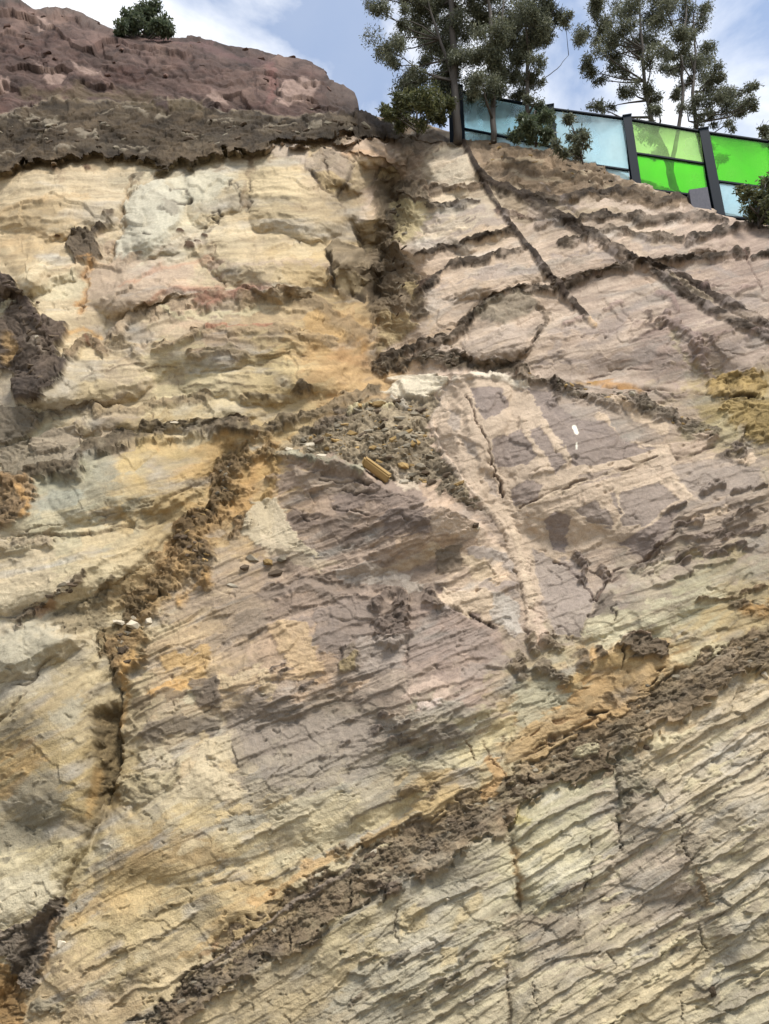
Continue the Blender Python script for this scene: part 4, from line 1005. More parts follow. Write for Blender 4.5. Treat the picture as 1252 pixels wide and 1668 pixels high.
for p, w in (([(300, 845), (330, 880), (318, 920)], 12), ([(372, 770), (364, 800)], 8), ([(280, 900), (296, 930)], 9), ([(390, 850), (404, 842)], 7), ([(180, 1060), (204, 1090)], 9)):
    S(p, w, (98, 81, 58), 0.8, 0.6, 5, -2, 'flat', rough=5, csize=8, fray=0.6)  # dark clods in the fault zone, with their shadows put into the colour

# the slab: peach ground with sharp-edged mauve panels left between the veins
G([(705, 687), (730, 640), (755, 614), (835, 626), (945, 700), (1090, 735), (1125, 817), (1060, 857), (995, 890), (905, 910), (868, 990), (880, 1040), (856, 1010), (825, 887), (790, 817), (740, 765)], (208, 182, 155), 0.85, 6, 4, 0.5, var=0.1)
MP = (146, 131, 126)
for p, c, k in (([(766, 634), (814, 630), (830, 658), (792, 686), (772, 662)], MP, .95), ([(855, 632), (895, 640), (912, 660), (936, 680), (986, 686), (1026, 722), (1070, 736), (1000, 752), (936, 764), (915, 727), (890, 687)], MP, .9), ([(800, 717), (848, 703), (876, 747), (862, 756), (810, 764)], MP, .9),
             ([(860, 706), (880, 698), (920, 757), (906, 778), (885, 738)], MP, .9), ([(830, 802), (855, 782), (886, 790), (876, 818), (836, 824)], (150, 134, 127), .9), ([(885, 847), (905, 832), (930, 842), (921, 903), (905, 897)], (148, 132, 126), .95), ([(935, 832), (970, 817), (990, 837), (996, 863), (968, 856)], (152, 137, 130), .9),
             ([(994, 807), (1075, 786), (1104, 815), (1050, 858), (1014, 858)], (146, 132, 126), .85), ([(1005, 884), (1060, 857), (1105, 830), (1086, 868), (1050, 908)], (142, 126, 119), .9), ([(866, 892), (908, 912), (968, 976), (945, 1036), (905, 1036), (878, 962)], (166, 151, 143), .9), ([(735, 668), (750, 678), (752, 700), (740, 706), (728, 690)], (172, 158, 150), .7),
             ([(752, 716), (772, 724), (778, 748), (764, 742)], (172, 158, 150), .7), ([(790, 770), (802, 776), (812, 812), (798, 806)], (170, 155, 147), .7), ([(940, 780), (1000, 766), (1010, 778), (950, 794)], MP, .6), ([(1090, 760), (1180, 745), (1240, 765), (1225, 800), (1130, 812), (1110, 790)], (158, 143, 134), .7)):
    G(p, c, k, 2.2, 2.6, -0.8, var=0.08)
for p, w in (([(838, 872), (850, 920), (862, 985)], 7), ([(946, 790), (1000, 772), (1080, 745)], 4), ([(846, 830), (900, 806), (960, 784)], 4), ([(1004, 800), (1012, 840), (1000, 862)], 4), ([(1100, 786), (1124, 812)], 5)):
    S(p, w, (216, 190, 160), 0.8, 0.4, 3, 1, fray=0.5)
for p in ([(760, 650), (778, 692), (796, 726), (806, 768), (818, 810)], [(846, 828), (900, 802), (980, 778), (1070, 748)], [(970, 978), (990, 950), (1050, 910), (1100, 870)], [(970, 978), (940, 940), (905, 912)]):
    S(p, 2.6, (112, 90, 76), 0.8, 0.5, 2.5, 5, 'groove')
# soil washed down over the pale rock below the shale
for k, (x, y, l) in enumerate(((30, 280, 20), (96, 272, 30), (150, 266, 18), (212, 276, 34), (252, 284, 22), (300, 270, 26), (352, 264, 20), (404, 262, 34), (440, 246, 24), (520, 242, 22), (566, 230, 18), (610, 232, 26))):
    S([(x, y), (x + 3, y + l * .5, .7), (x + 1, y + l, .3)], 11, (142, 118, 88), 0.55, 0.9, 6, fray=0.7, seed=k % 5)
# the fault seam as one broken ochre-brown ridge
FT = [(446, 724, .6), (400, 748, .8), (376, 790, .9), (350, 830, 1), (318, 872, 1.1), (290, 920, 1.1), (250, 965, 1.1), (216, 1010, 1.1), (205, 1060, 1), (202, 1100, .6)]
S(FT, 30, (150, 118, 74), 0.72, 0.6, 10, 3, 'flat', rough=8, csize=16, fray=0.6, seed=3, var=0.3)
S([(x - 8, y + 6, w) for x, y, w in FT], 13, (108, 88, 60), 0.75, 0.6, 10, 2, 'flat', rough=6, csize=10, fray=0.9, seed=5)
S([(x + 16, y + 4, w) for x, y, w in FT[1:]], 9, (190, 152, 94), 0.4, 0.8, 9, fray=0.9, seed=2)

for p in ([(870, 300), (930, 340)], [(700, 355), (780, 345)], [(700, 395), (790, 365), (820, 360)], [(720, 470), (800, 445), (870, 440)], [(900, 420), (960, 405), (1010, 425)], [(1060, 395), (1130, 400)], [(1080, 450), (1180, 440)], [(900, 545), (1000, 530), (1040, 500)], [(880, 590), (960, 590), (1060, 570)], [(1100, 590), (1200, 560), (1252, 540)], [(1150, 500), (1230, 490)]):
    S(p, 8, (158, 143, 138), 0.6, 0.6, 6, -0.5, 'flat', fray=0.8)
for p in ([(700, 375), (770, 358)], [(740, 490), (820, 462)], [(880, 470), (980, 455)], [(950, 545), (1060, 515)], [(1090, 470), (1200, 470)], [(960, 610), (1080, 600)], [(1130, 570), (1240, 580)]):
    S(p, 2, (120, 100, 90), 0.7, 0.6, 4, 3, 'groove')

# --- orange seam and knobs at its upper edge
S([(836, 1230), (870, 1195), (920, 1165), (970, 1135), (1010, 1105), (1060, 1090)], 22, (188, 154, 102), 0.65, 0.8, 8, 2)
S([(828, 1245), (880, 1215), (930, 1190), (968, 1170)], 4, (120, 86, 48), 0.8, 0.6, 4, 6, 'groove')
S([(850, 1205), (900, 1180), (950, 1160)], 3, (150, 106, 58), 0.7, 0.6, 4, 4, 'groove')
S([(930, 1110), (960, 1090), (1000, 1080), (1040, 1078)], 14, (198, 164, 104), 0.7, 0.8, 6, 3)
S([(1016, 1060), (1014, 1100), (1016, 1132)], 2.5, (66, 52, 38), 0.9, 0.5, 2, 8, 'groove')
G([(1012, 1052), (1040, 1030), (1075, 1044), (1090, 1062), (1070, 1076), (1030, 1078)], (104, 88, 70), 0.95, 4, 5, 6, 9, 11, part='ironstone_knob#9')
S([(1020, 1040), (1036, 1034), (1060, 1040)], 5, (178, 150, 124), 0.8, 0.6, 3, 4, rough=3)
for k, (p, w) in enumerate((([(866, 1040), (872, 1055)], 12), ([(895, 1046), (905, 1058)], 12), ([(884, 1085), (900, 1100), (920, 1108)], 16), ([(945, 1070), (955, 1084)], 13), ([(842, 1085), (850, 1105)], 13), ([(848, 1065), (846, 1080)], 10), ([(975, 1064), (985, 1072)], 8))):
    S(p, w, (128, 110, 88), 0.9, 0.5, 4, 9, rough=6, csize=11, part='ironstone_knob#%d' % (10 + k))
S([(990, 1134), (1000, 1140)], 8, (100, 76, 44), 0.9, 0.6, 3, 5, rough=4)
G([(840, 1120), (900, 1110), (930, 1130), (880, 1165), (840, 1190)], (178, 170, 142), 0.7, 10, 6, 1)
G([(1090, 1070), (1150, 1050), (1200, 1040), (1190, 1060), (1120, 1085)], (210, 190, 144), 0.8, 6, 5)

# --- the dark shale seam across the bottom
SE = [(195, 1720, .8), (290, 1640, 1.0), (380, 1565, 1.05), (470, 1505, 1.1), (560, 1450, 1.15), (650, 1400, 1.1), (740, 1350, 1.05), (820, 1300, .95), (890, 1255, 1), (960, 1225, 1.0), (1030, 1180, 1.15), (1110, 1125, .95), (1180, 1085, .85), (1262, 1045, .8), (1400, 975, .8)]
i = near(SE, 90)
x, y = wp(11, i)
d, sg, al, wv = pdist(SE, x, y)
wl = 34 * wv * (1 + 0.32 * vn(al / 60, al * 0, 2) + 0.22 * vn(al / 19, al * 0 + 4, 3) + 0.15 * W2x[i])
r = sg / wl                                        # -1 upper edge, +1 lower edge
m = (1 - sstep(0.88, 1.05, np.abs(r))).astype(F32)
hg, tone = clods(i, 11, 1, 1.3, R(30)); hg2, tone2 = clods(i, 32, 12, 1.6, R(32))
DISP[i] += m * (3 * hg + 4 * hg2 + 9 * np.clip(r, -1, 1)) 
show = np.clip(0.92 + 0.55 * fbm(X[i] / 40, Y[i] / 26, 3, 6), 0.35, 1)     # the pale rock shows through in places
put(i, m * show, (138, 115, 86), 0.95, 0.28, tone * (0.55 + 0.5 * tone2))
PART[i[m > 0.5]] = part_id('shale_seam')
S([(330, 1580), (420, 1510), (480, 1470), (560, 1425), (575, 1410)], 5, (150, 132, 118), 0.8, 0.6, 3, 5, part='shale_seam')
for p, w, c in (([(330, 1620), (400, 1575), (450, 1545)], 22, (84, 74, 68)), ([(240, 1660), (300, 1620), (350, 1590)], 24, (82, 72, 66)), ([(450, 1520), (530, 1470)], 24, (122, 102, 76)), ([(560, 1440), (640, 1390)], 26, (118, 100, 76)), ([(610, 1455), (640, 1448)], 16, (88, 68, 60)),
                ([(690, 1380), (760, 1340), (810, 1320)], 24, (106, 92, 80)), ([(840, 1290), (900, 1270)], 20, (86, 74, 64)), ([(900, 1235), (960, 1215)], 14, (80, 66, 52)), ([(1000, 1190), (1060, 1150), (1100, 1120)], 22, (130, 114, 88)), ([(1000, 1210), (1040, 1230), (1030, 1280)], 18, (120, 108, 90)),
                ([(1090, 1150), (1160, 1105), (1240, 1070)], 14, (92, 80, 66)), ([(1120, 1100), (1200, 1060)], 12, (134, 120, 100)), ([(500, 1540), (540, 1515)], 12, (84, 72, 66))):
    S(p, w, tuple(min(255, v + 8) for v in c), 0.5, 0.8, 9, 2, 'flat', rough=4, csize=9, fray=0.5)
G([(940, 1215), (968, 1210), (975, 1230), (950, 1236), (930, 1226)], (204, 188, 146), 0.9, 4, 4, 6, 2)
S([(960, 1164), (985, 1160)], 5, (60, 46, 34), 0.9, 0.5, 3, 6, 'groove')
for p in ([(572, 1430), (566, 1470), (560, 1505)], [(700, 1365), (712, 1400)], [(860, 1265), (885, 1290)], [(1010, 1190), (1030, 1215)], [(640, 1420), (620, 1465)], [(470, 1500), (476, 1545)]):
    S(p, 3, (70, 58, 46), 0.8, 0.5, 4, 7, 'groove')
S([(1005, 1235), (1010, 1270), (1020, 1310)], 12, (126, 114, 94), 0.9, 0.6, 6, 4, rough=6, csize=8, part='shale_seam')
S([(1000, 1250), (1006, 1290), (1010, 1330), (1012, 1380)], 2.5, (80, 68, 54), 0.8, 0.5, 3, 6, 'groove')

# --- centre block: mauve beds with ochre and cream steps
for p, w, c, a in (([(460, 790), (520, 770), (560, 778)], 16, (160, 138, 120), .7), ([(560, 820), (620, 800), (680, 815), (690, 850)], 22, (142, 124, 114), .75), ([(480, 850), (540, 860), (580, 880)], 14, (126, 108, 96), .7),
                   ([(640, 850), (680, 850)], 14, (128, 112, 104), .8), ([(720, 840), (770, 850), (790, 880)], 14, (210, 182, 156), .7), ([(700, 900), (760, 915), (790, 940)], 16, (212, 186, 152), .8), ([(600, 940), (660, 920), (700, 905)], 9, (206, 178, 144), .7),
                   ([(600, 950), (640, 940), (680, 960)], 10, (196, 182, 170), .7), ([(720, 920), (745, 912)], 16, (130, 114, 100), .8), ([(770, 900), (820, 910), (826, 930)], 12, (160, 150, 148), .7), ([(790, 960), (830, 960)], 14, (166, 152, 148), .7),
                   ([(720, 980), (780, 985), (800, 1000)], 12, (214, 186, 156), .8), ([(830, 1000), (838, 1030)], 14, (170, 162, 160), .6), ([(440, 960), (520, 950), (560, 980)], 16, (138, 121, 108), .7), ([(480, 1020), (560, 1000), (610, 990)], 20, (146, 129, 119), .7),
                   ([(330, 1060), (380, 1030), (420, 1010)], 22, (150, 132, 114), .6), ([(455, 1030), (470, 1060), (500, 1090)], 20, (206, 172, 128), .8), ([(420, 1110), (480, 1100), (520, 1090)], 9, (206, 172, 128), .7), ([(540, 1040), (590, 1060), (640, 1070)], 22, (150, 136, 130), .6),
                   ([(690, 1060), (760, 1040), (800, 1060)], 22, (150, 133, 124), .7), ([(670, 1130), (710, 1110), (720, 1140)], 16, (200, 172, 152), .75), ([(690, 1150), (720, 1150)], 9, (206, 186, 178), .7), ([(570, 1120), (600, 1110)], 9, (204, 172, 140), .7), ([(760, 1100), (820, 1080)], 14, (158, 144, 136), .6),
                   ([(280, 1080), (330, 1070), (310, 1110)], 20, (206, 164, 96), .7), ([(250, 1130), (300, 1110)], 12, (206, 158, 88), .8), ([(370, 1110), (420, 1090), (440, 1120)], 12, (204, 178, 138), .7), ([(220, 1150), (260, 1130), (300, 1130)], 9, (130, 110, 84), .8), ([(340, 1120), (352, 1145)], 20, (128, 112, 96), .85),
                   ([(310, 1140), (320, 1120)], 10, (202, 186, 152), .8), ([(250, 1190), (290, 1180), (330, 1185)], 20, (130, 116, 100), .85), ([(380, 1170), (430, 1150), (470, 1150)], 20, (138, 124, 112), .7), ([(262, 1225), (270, 1238)], 12, (200, 182, 148), .85), ([(330, 1210), (360, 1230), (380, 1250)], 16, (206, 180, 136), .8),
                   ([(300, 1250), (350, 1270), (380, 1290)], 16, (202, 176, 136), .7), ([(420, 1200), (520, 1190), (600, 1200)], 26, (148, 134, 122), .7), ([(420, 1260), (500, 1250), (560, 1240)], 14, (150, 142, 132), .6), ([(640, 1180), (700, 1160), (760, 1160)], 12, (164, 154, 142), .6), ([(700, 1200), (740, 1220)], 12, (138, 124, 110), .6),
                   ([(760, 1240), (800, 1200), (820, 1180)], 16, (210, 190, 140), .7), ([(800, 1240), (815, 1260), (790, 1290)], 16, (210, 162, 96), .8), ([(640, 1240), (700, 1250), (740, 1240)], 12, (200, 186, 150), .6), ([(360, 1330), (420, 1310), (460, 1300)], 12, (206, 178, 126), .6), ([(420, 1330), (480, 1310), (560, 1290)], 8, (150, 146, 136), .6)):
    S(p, w, c, a * 1.05, 0.35, 5, 1.2, 'flat', fray=0.5)
# bedding lips, stronger where the beds are broken
CL = ([(450, 820), (500, 800), (560, 802), (600, 790)], [(470, 850), (520, 840), (560, 850)], [(480, 870), (560, 850), (640, 840), (700, 850)], [(590, 915), (650, 890), (700, 880), (770, 868)], [(520, 940), (600, 925), (680, 900)], [(430, 960), (500, 940), (560, 950)],
      [(430, 1010), (500, 990), (560, 975), (610, 970)], [(500, 1045), (560, 1025), (610, 1010)], [(360, 1050), (420, 1030), (480, 1010)], [(560, 1040), (610, 1030), (640, 1010), (700, 1000)], [(670, 1110), (740, 1070), (800, 1050), (840, 1030)], [(640, 1060), (700, 1055), (760, 1030)],
      [(340, 1130), (420, 1110), (500, 1100), (540, 1095)], [(580, 1150), (660, 1110), (720, 1090), (800, 1070)], [(560, 1180), (640, 1150), (720, 1120), (820, 1100)], [(600, 1220), (700, 1180), (780, 1140), (830, 1120)], [(400, 1200), (480, 1170), (560, 1140)], [(380, 1240), (480, 1210), (580, 1170)], [(560, 1250), (650, 1210), (720, 1190)],
      [(210, 1090), (260, 1070), (320, 1050)], [(210, 1130), (270, 1105), (330, 1085)], [(220, 1170), (280, 1140), (340, 1120)], [(430, 1270), (520, 1240), (600, 1230)], [(560, 1340), (650, 1300), (740, 1265), (800, 1250)], [(760, 1200), (800, 1170), (830, 1150)], [(600, 860), (660, 850), (700, 860)], [(640, 905), (700, 885), (760, 880)], [(700, 960), (760, 940), (800, 920)])
for q, p in enumerate(CL):
    S(p, 10, None, 0, h=4, prof='lip', wob=3)
    S(p, 1.8, (120, 102, 88), 0.4, 0.7, 3, 2, 'groove')
for p in ([(610, 985), (632, 965), (655, 975), (650, 1010), (630, 1020)], [(700, 975), (718, 985)], [(660, 1030), (640, 1050)]):
    S(p, 12, (112, 96, 86), 0.85, 0.6, 5, 7, rough=7, csize=10, part='ironstone_knob#20')
G([(612, 1010), (660, 1000), (668, 1040), (640, 1060), (612, 1050)], (120, 104, 94), 0.7, 6, 5, 4, 6, 14)
G([(556, 1060), (572, 1045), (584, 1070), (574, 1095), (552, 1098)], (166, 144, 98), 0.8, 4, 4, 5, 2)
S([(554, 1060), (550, 1090), (556, 1098)], 3, (84, 68, 50), 0.8, 0.5, 2, 6, 'groove')
S([(735, 990), (770, 1005), (795, 1016), (830, 1040)], 3.5, (70, 56, 48), 0.85, 0.5, 3, 8, 'groove')
S([(486, 1020), (500, 1050), (510, 1060)], 2.5, (96, 80, 72), 0.7, 0.5, 3, 4, 'groove')
S([(666, 1050), (668, 1080), (660, 1110)], 3, (104, 90, 82), 0.6, 0.6, 3, 4, 'groove')
for x, y in ((625, 1165), (650, 1180), (610, 1195), (660, 1205), (636, 1205), (690, 1225), (540, 1230), (560, 1215), (468, 1098), (452, 1090), (500, 1120)):
    S([(x - 10, y + 5), (x + 10, y - 5)], 6, (112, 98, 90), 0.8, 0.6, 4, 5, rough=4, csize=8, fray=0.6)
G([(680, 1185), (740, 1178), (760, 1200), (720, 1215), (700, 1210)], (134, 122, 110), 0.7, 7, 5, 2)
for p in ([(752, 1195), (765, 1215), (772, 1235)], [(820, 1200), (816, 1240)], [(786, 1205), (800, 1235)], [(770, 1250), (800, 1232), (822, 1262)]):
    S(p, 2.4, (128, 92, 54), 0.75, 0.5, 3, 4, 'groove')
G([(214, 1260), (250, 1262), (300, 1250), (290, 1280), (240, 1300), (200, 1310), (188, 1290)], (184, 166, 128), 0.8, 6, 6, 4, 5, 18)
for x, y in ((245, 1262), (236, 1230), (300, 1240)):
    S([(x - 5, y), (x + 5, y - 3)], 11, (196, 180, 146), 0.7, 0.6, 4, 4)
S([(350, 1110), (346, 1150), (330, 1160)], 2.5, (96, 84, 70), 0.6, 0.5, 3, 3, 'groove')
S([(222, 1070), (210, 1100), (204, 1140), (200, 1180)], 8, (206, 160, 90), 0.7, 0.9, 5)

# --- lower left slope
for p, w, c, a in (([(230, 1390), (300, 1380), (350, 1400)], 26, (170, 140, 92), .6), ([(160, 1420), (200, 1400)], 16, (150, 134, 110), .6), ([(120, 1500), (160, 1470), (200, 1460)], 16, (204, 168, 106), .7), ([(300, 1380), (380, 1350), (420, 1340)], 9, (206, 184, 142), .7),
                   ([(320, 1430), (390, 1400), (440, 1380)], 10, (156, 152, 140), .5), ([(460, 1400), (520, 1370), (560, 1350)], 14, (208, 192, 152), .7), ([(240, 1490), (320, 1450)], 10, (170, 152, 116), .5), ([(250, 1490), (275, 1478)], 11, (134, 116, 82), .8), ([(330, 1500), (350, 1480)], 7, (208, 182, 132), .7),
                   ([(110, 1580), (150, 1560), (180, 1540)], 10, (204, 176, 126), .6), ([(210, 1600), (240, 1580)], 10, (140, 122, 92), .7), ([(160, 1595), (185, 1585)], 10, (134, 112, 80), .8), ([(260, 1540), (330, 1500), (350, 1490)], 9, (140, 124, 92), .7), ([(80, 1578), (100, 1576)], 9, (130, 110, 82), .8), ([(300, 1560), (350, 1530)], 9, (206, 168, 104), .7),
                   ([(420, 1470), (480, 1430), (540, 1400)], 12, (206, 160, 92), .75), ([(560, 1400), (600, 1370), (640, 1350)], 10, (180, 142, 84), .7), ([(640, 1340), (700, 1310), (740, 1290)], 9, (206, 172, 110), .7), ([(330, 1560), (360, 1535)], 6, (196, 150, 98), .6), ([(90, 1640), (160, 1600), (240, 1560)], 7, (208, 188, 146), .6),
                   ([(300, 1290), (360, 1300)], 9, (160, 150, 130), .5), ([(420, 1310), (470, 1290)], 12, (150, 144, 134), .5), ([(400, 1440), (430, 1430)], 10, (150, 128, 88), .6), ([(120, 1450), (100, 1480)], 8, (190, 150, 88), .6)):
    S(p, w, c, a * 1.0, 0.5, 6, fray=0.6)
for p in ([(130, 1590), (170, 1568), (220, 1548)], [(230, 1545), (280, 1515), (330, 1490)], [(255, 1495), (285, 1475), (305, 1475)], [(180, 1640), (230, 1615), (280, 1600), (320, 1580)], [(420, 1440), (460, 1425), (500, 1400)], [(460, 1460), (500, 1440), (560, 1415)], [(90, 1540), (130, 1520), (150, 1510)],
          [(340, 1440), (390, 1420)], [(380, 1380), (450, 1350), (520, 1320)], [(560, 1395), (620, 1360), (700, 1320), (760, 1290)], [(590, 1375), (660, 1345), (720, 1325)], [(300, 1620), (340, 1590)], [(180, 1560), (220, 1540)], [(650, 1300), (690, 1292), (700, 1280)]):
    S(p, 11, None, 0, h=5.5, prof='lip', wob=4)
    S(p, 2.2, (116, 96, 66), 0.5, 0.7, 4, 2.5, 'groove')
S([(546, 1385), (560, 1380), (555, 1400)], 12, (140, 112, 72), 0.8, 0.7, 5, 5, rough=6, csize=10)
S([(656, 1290), (700, 1296), (710, 1285)], 9, (130, 110, 84), 0.8, 0.6, 4, 5, rough=5, csize=10)
# corner, lower left: shale lumps and an ochre hollow
G([(60, 1500), (80, 1462), (100, 1466), (104, 1490), (88, 1520), (84, 1560), (64, 1570), (50, 1620), (30, 1600), (10, 1560), (-30, 1560), (-30, 1520), (30, 1510)], (122, 107, 94), 0.92, 4, 5, 5, 8, 13, part='ironstone_mass#2')
G([(-30, 1572), (10, 1570), (36, 1606), (44, 1640), (40, 1690), (-30, 1690)], (176, 132, 66), 0.9, 6, 5, -1, 5, 20, part='ochre_hollow')
S([(66, 1640), (80, 1632), (92, 1650)], 16, (150, 136, 108), 0.9, 0.5, 4, 9, rough=3, csize=16, part='ironstone_knob#21')
S([(90, 1500), (84, 1540), (66, 1590)], 8, (180, 142, 92), 0.55, 0.8, 4)

# --- lower right: thin beds dipping to the left
LR = []
rnd = random.Random(5)
for q, p in enumerate((
      [(836, 1370), (900, 1330), (960, 1300), (1000, 1288)], [(840, 1400), (900, 1365), (950, 1335), (1005, 1315)], [(845, 1440), (900, 1400), (960, 1370), (1000, 1350)], [(1010, 1400), (1060, 1365), (1100, 1335)], [(960, 1440), (1020, 1400), (1080, 1360), (1110, 1345)], [(870, 1480), (940, 1445), (1000, 1410)],
      [(1100, 1345), (1160, 1305), (1220, 1270), (1262, 1250)], [(1120, 1310), (1180, 1270), (1252, 1230)], [(1030, 1470), (1090, 1430), (1130, 1400)], [(1120, 1420), (1180, 1390), (1240, 1350)], [(1150, 1460), (1200, 1430), (1262, 1390)], [(1060, 1510), (1120, 1480), (1160, 1460)], [(840, 1560), (900, 1530), (940, 1510)],
      [(840, 1600), (900, 1560), (960, 1552), (1010, 1545), (1040, 1520)], [(990, 1555), (1060, 1520), (1120, 1490)], [(1000, 1600), (1080, 1555), (1140, 1510)], [(1040, 1640), (1100, 1600), (1160, 1560), (1190, 1540)], [(860, 1650), (930, 1600), (980, 1575)], [(900, 1670), (960, 1630), (1010, 1600)], [(1150, 1500), (1200, 1470), (1262, 1430)],
      [(1160, 1540), (1200, 1520), (1262, 1480)], [(1170, 1580), (1220, 1565), (1262, 1540)], [(960, 1690), (1020, 1650), (1080, 1620)], [(1120, 1640), (1180, 1600), (1262, 1570)], [(640, 1580), (700, 1545), (740, 1525)], [(600, 1620), (660, 1590), (720, 1560)], [(560, 1670), (640, 1620), (700, 1590), (760, 1570)], [(700, 1640), (760, 1600), (810, 1570)],
      [(740, 1560), (780, 1530), (810, 1505)], [(660, 1690), (740, 1640), (810, 1600)], [(660, 1500), (720, 1470), (790, 1440)], [(1080, 1240), (1140, 1200), (1200, 1170), (1262, 1140)], [(1090, 1280), (1150, 1240), (1220, 1195), (1262, 1175)], [(1130, 1670), (1200, 1640), (1262, 1610)], [(1040, 1300), (1070, 1280), (1090, 1250)])):
    S(p, 10, None, 0, h=5 + 4 * rnd.random(), prof='lip', wob=3)
    S(p, 1.8, (124, 104, 80), 0.4, 0.7, 3, 2, 'groove')
    if q % 2: S([(x + 8, y + 12) for x, y in p], 6, (212, 196, 156), 0.65, 0.8, 6)
    if q % 3 == 0: S([(x + 16, y - 12) for x, y in p], 7, (166, 153, 136), 0.5, 0.8, 6)
for p, w in (([(1080, 1275), (1092, 1300), (1100, 1325), (1104, 1335)], 4), ([(1104, 1335), (1118, 1380), (1130, 1420), (1138, 1450)], 2.4), ([(1010, 1380), (1012, 1400)], 2.4), ([(962, 1360), (962, 1420), (952, 1450)], 2.2), ([(950, 1450), (942, 1490), (938, 1520)], 2.5), ([(830, 1370), (842, 1410), (846, 1470), (840, 1520), (848, 1560)], 5), ([(822, 1570), (830, 1620), (826, 1690)], 5),
             ([(644, 1480), (642, 1520), (648, 1540)], 3), ([(990, 1550), (1002, 1570), (1004, 1590)], 2.5), ([(1140, 1500), (1142, 1540), (1156, 1560)], 2.6), ([(1108, 1618), (1112, 1660), (1118, 1690)], 2.4), ([(872, 1600), (876, 1660)], 2.2), ([(816, 1310), (820, 1345), (834, 1370)], 3)):
    S(p, w * 0.75, (104, 84, 60), 0.6, 0.5, 3, 4, 'groove')
S([(836, 1380), (844, 1420), (846, 1460)], 9, (190, 146, 80), 0.6, 0.9, 4)
S([(845, 1330), (860, 1340)], 12, (204, 184, 100), 0.6, 0.8, 5)
G([(1133, 1410), (1142, 1425), (1156, 1460), (1165, 1470), (1150, 1476), (1140, 1450)], (140, 114, 76), 0.85, 4, 3, 4)
for x, y, w, hh in ((1030, 1500, 26, 14), (930, 1510, 24, 16), (1130, 1370, 26, 18), (1170, 1520, 18, 16), (1210, 1380, 20, 10), (1150, 1620, 24, 16), (1060, 1485, 12, 8), (900, 1500, 16, 14), (1230, 1480, 16, 14), (1220, 1600, 18, 12)):
    G([(x - w, y + hh * .6), (x - w * .3, y - hh), (x + w, y - hh * .6), (x + w * .6, y + hh)], (144, 128, 108), 0.6, 5, 5, 2)
for x, y, w in ((1000, 1460, 12), (1012, 1480, 16), (1000, 1520, 14), (1200, 1380, 10), (1220, 1350, 12), (1100, 1200, 26), (1140, 1270, 22), (1180, 1240, 22), (900, 1390, 14), (880, 1470, 16), (980, 1400, 14), (1160, 1590, 16), (1230, 1595, 20), (1040, 1560, 18), (960, 1620, 18), (1000, 1660, 18), (900, 1640, 12), (1100, 1540, 20), (1070, 1590, 16), (920, 1470, 12)):
    S([(x - w, y + w * .55), (x + w, y - w * .55)], w * .5, (214, 196, 150), 0.75, 0.7, 6, 3, fray=0.6)
# bottom middle patches
for p in ([(650, 1500), (672, 1474), (700, 1488), (690, 1510), (650, 1530)], [(750, 1480), (782, 1448), (788, 1470), (760, 1500), (730, 1520)], [(800, 1560), (828, 1536), (824, 1570), (800, 1580)], [(720, 1545), (744, 1540), (740, 1570), (716, 1580)]):
    G(p, (206, 182, 132), 0.8, 4, 4, 2)
for p in ([(530, 1640), (570, 1600), (630, 1560), (640, 1580), (580, 1630), (550, 1660)], [(690, 1450), (760, 1420), (800, 1430), (760, 1470), (700, 1480)], [(740, 1540), (790, 1500), (810, 1520), (770, 1560)], [(620, 1590), (690, 1560), (700, 1590), (640, 1620)], [(580, 1640), (640, 1630), (660, 1670), (580, 1690)]):
    G(p, (168, 160, 142), 0.75, 7, 6, 1, streak=30)
for x, y in ((650, 1560), (690, 1556), (710, 1600), (735, 1590), (680, 1620), (580, 1630), (664, 1612), (740, 1600), (600, 1560), (760, 1560)):
    S([(x - 12, y + 7), (x + 12, y - 7)], 6, (136, 120, 100), 0.75, 0.6, 4, 6, rough=4, csize=9, fray=0.5)
G([(420, 1690), (440, 1640), (520, 1600), (560, 1560), (600, 1530), (560, 1600), (500, 1660), (470, 1690)], (186, 162, 116), 0.6, 10, 8)
# a splash of white paint on the mauve panel
S([(936, 694), (939, 706)], 4.2, (250, 246, 240), 1, 0.3, 0.5, fray=0.1, var=0.02)
S([(938, 726), (938, 733)], 2.0, (240, 236, 230), 0.9, 0.4, 0.5, fray=0.1, var=0.02)

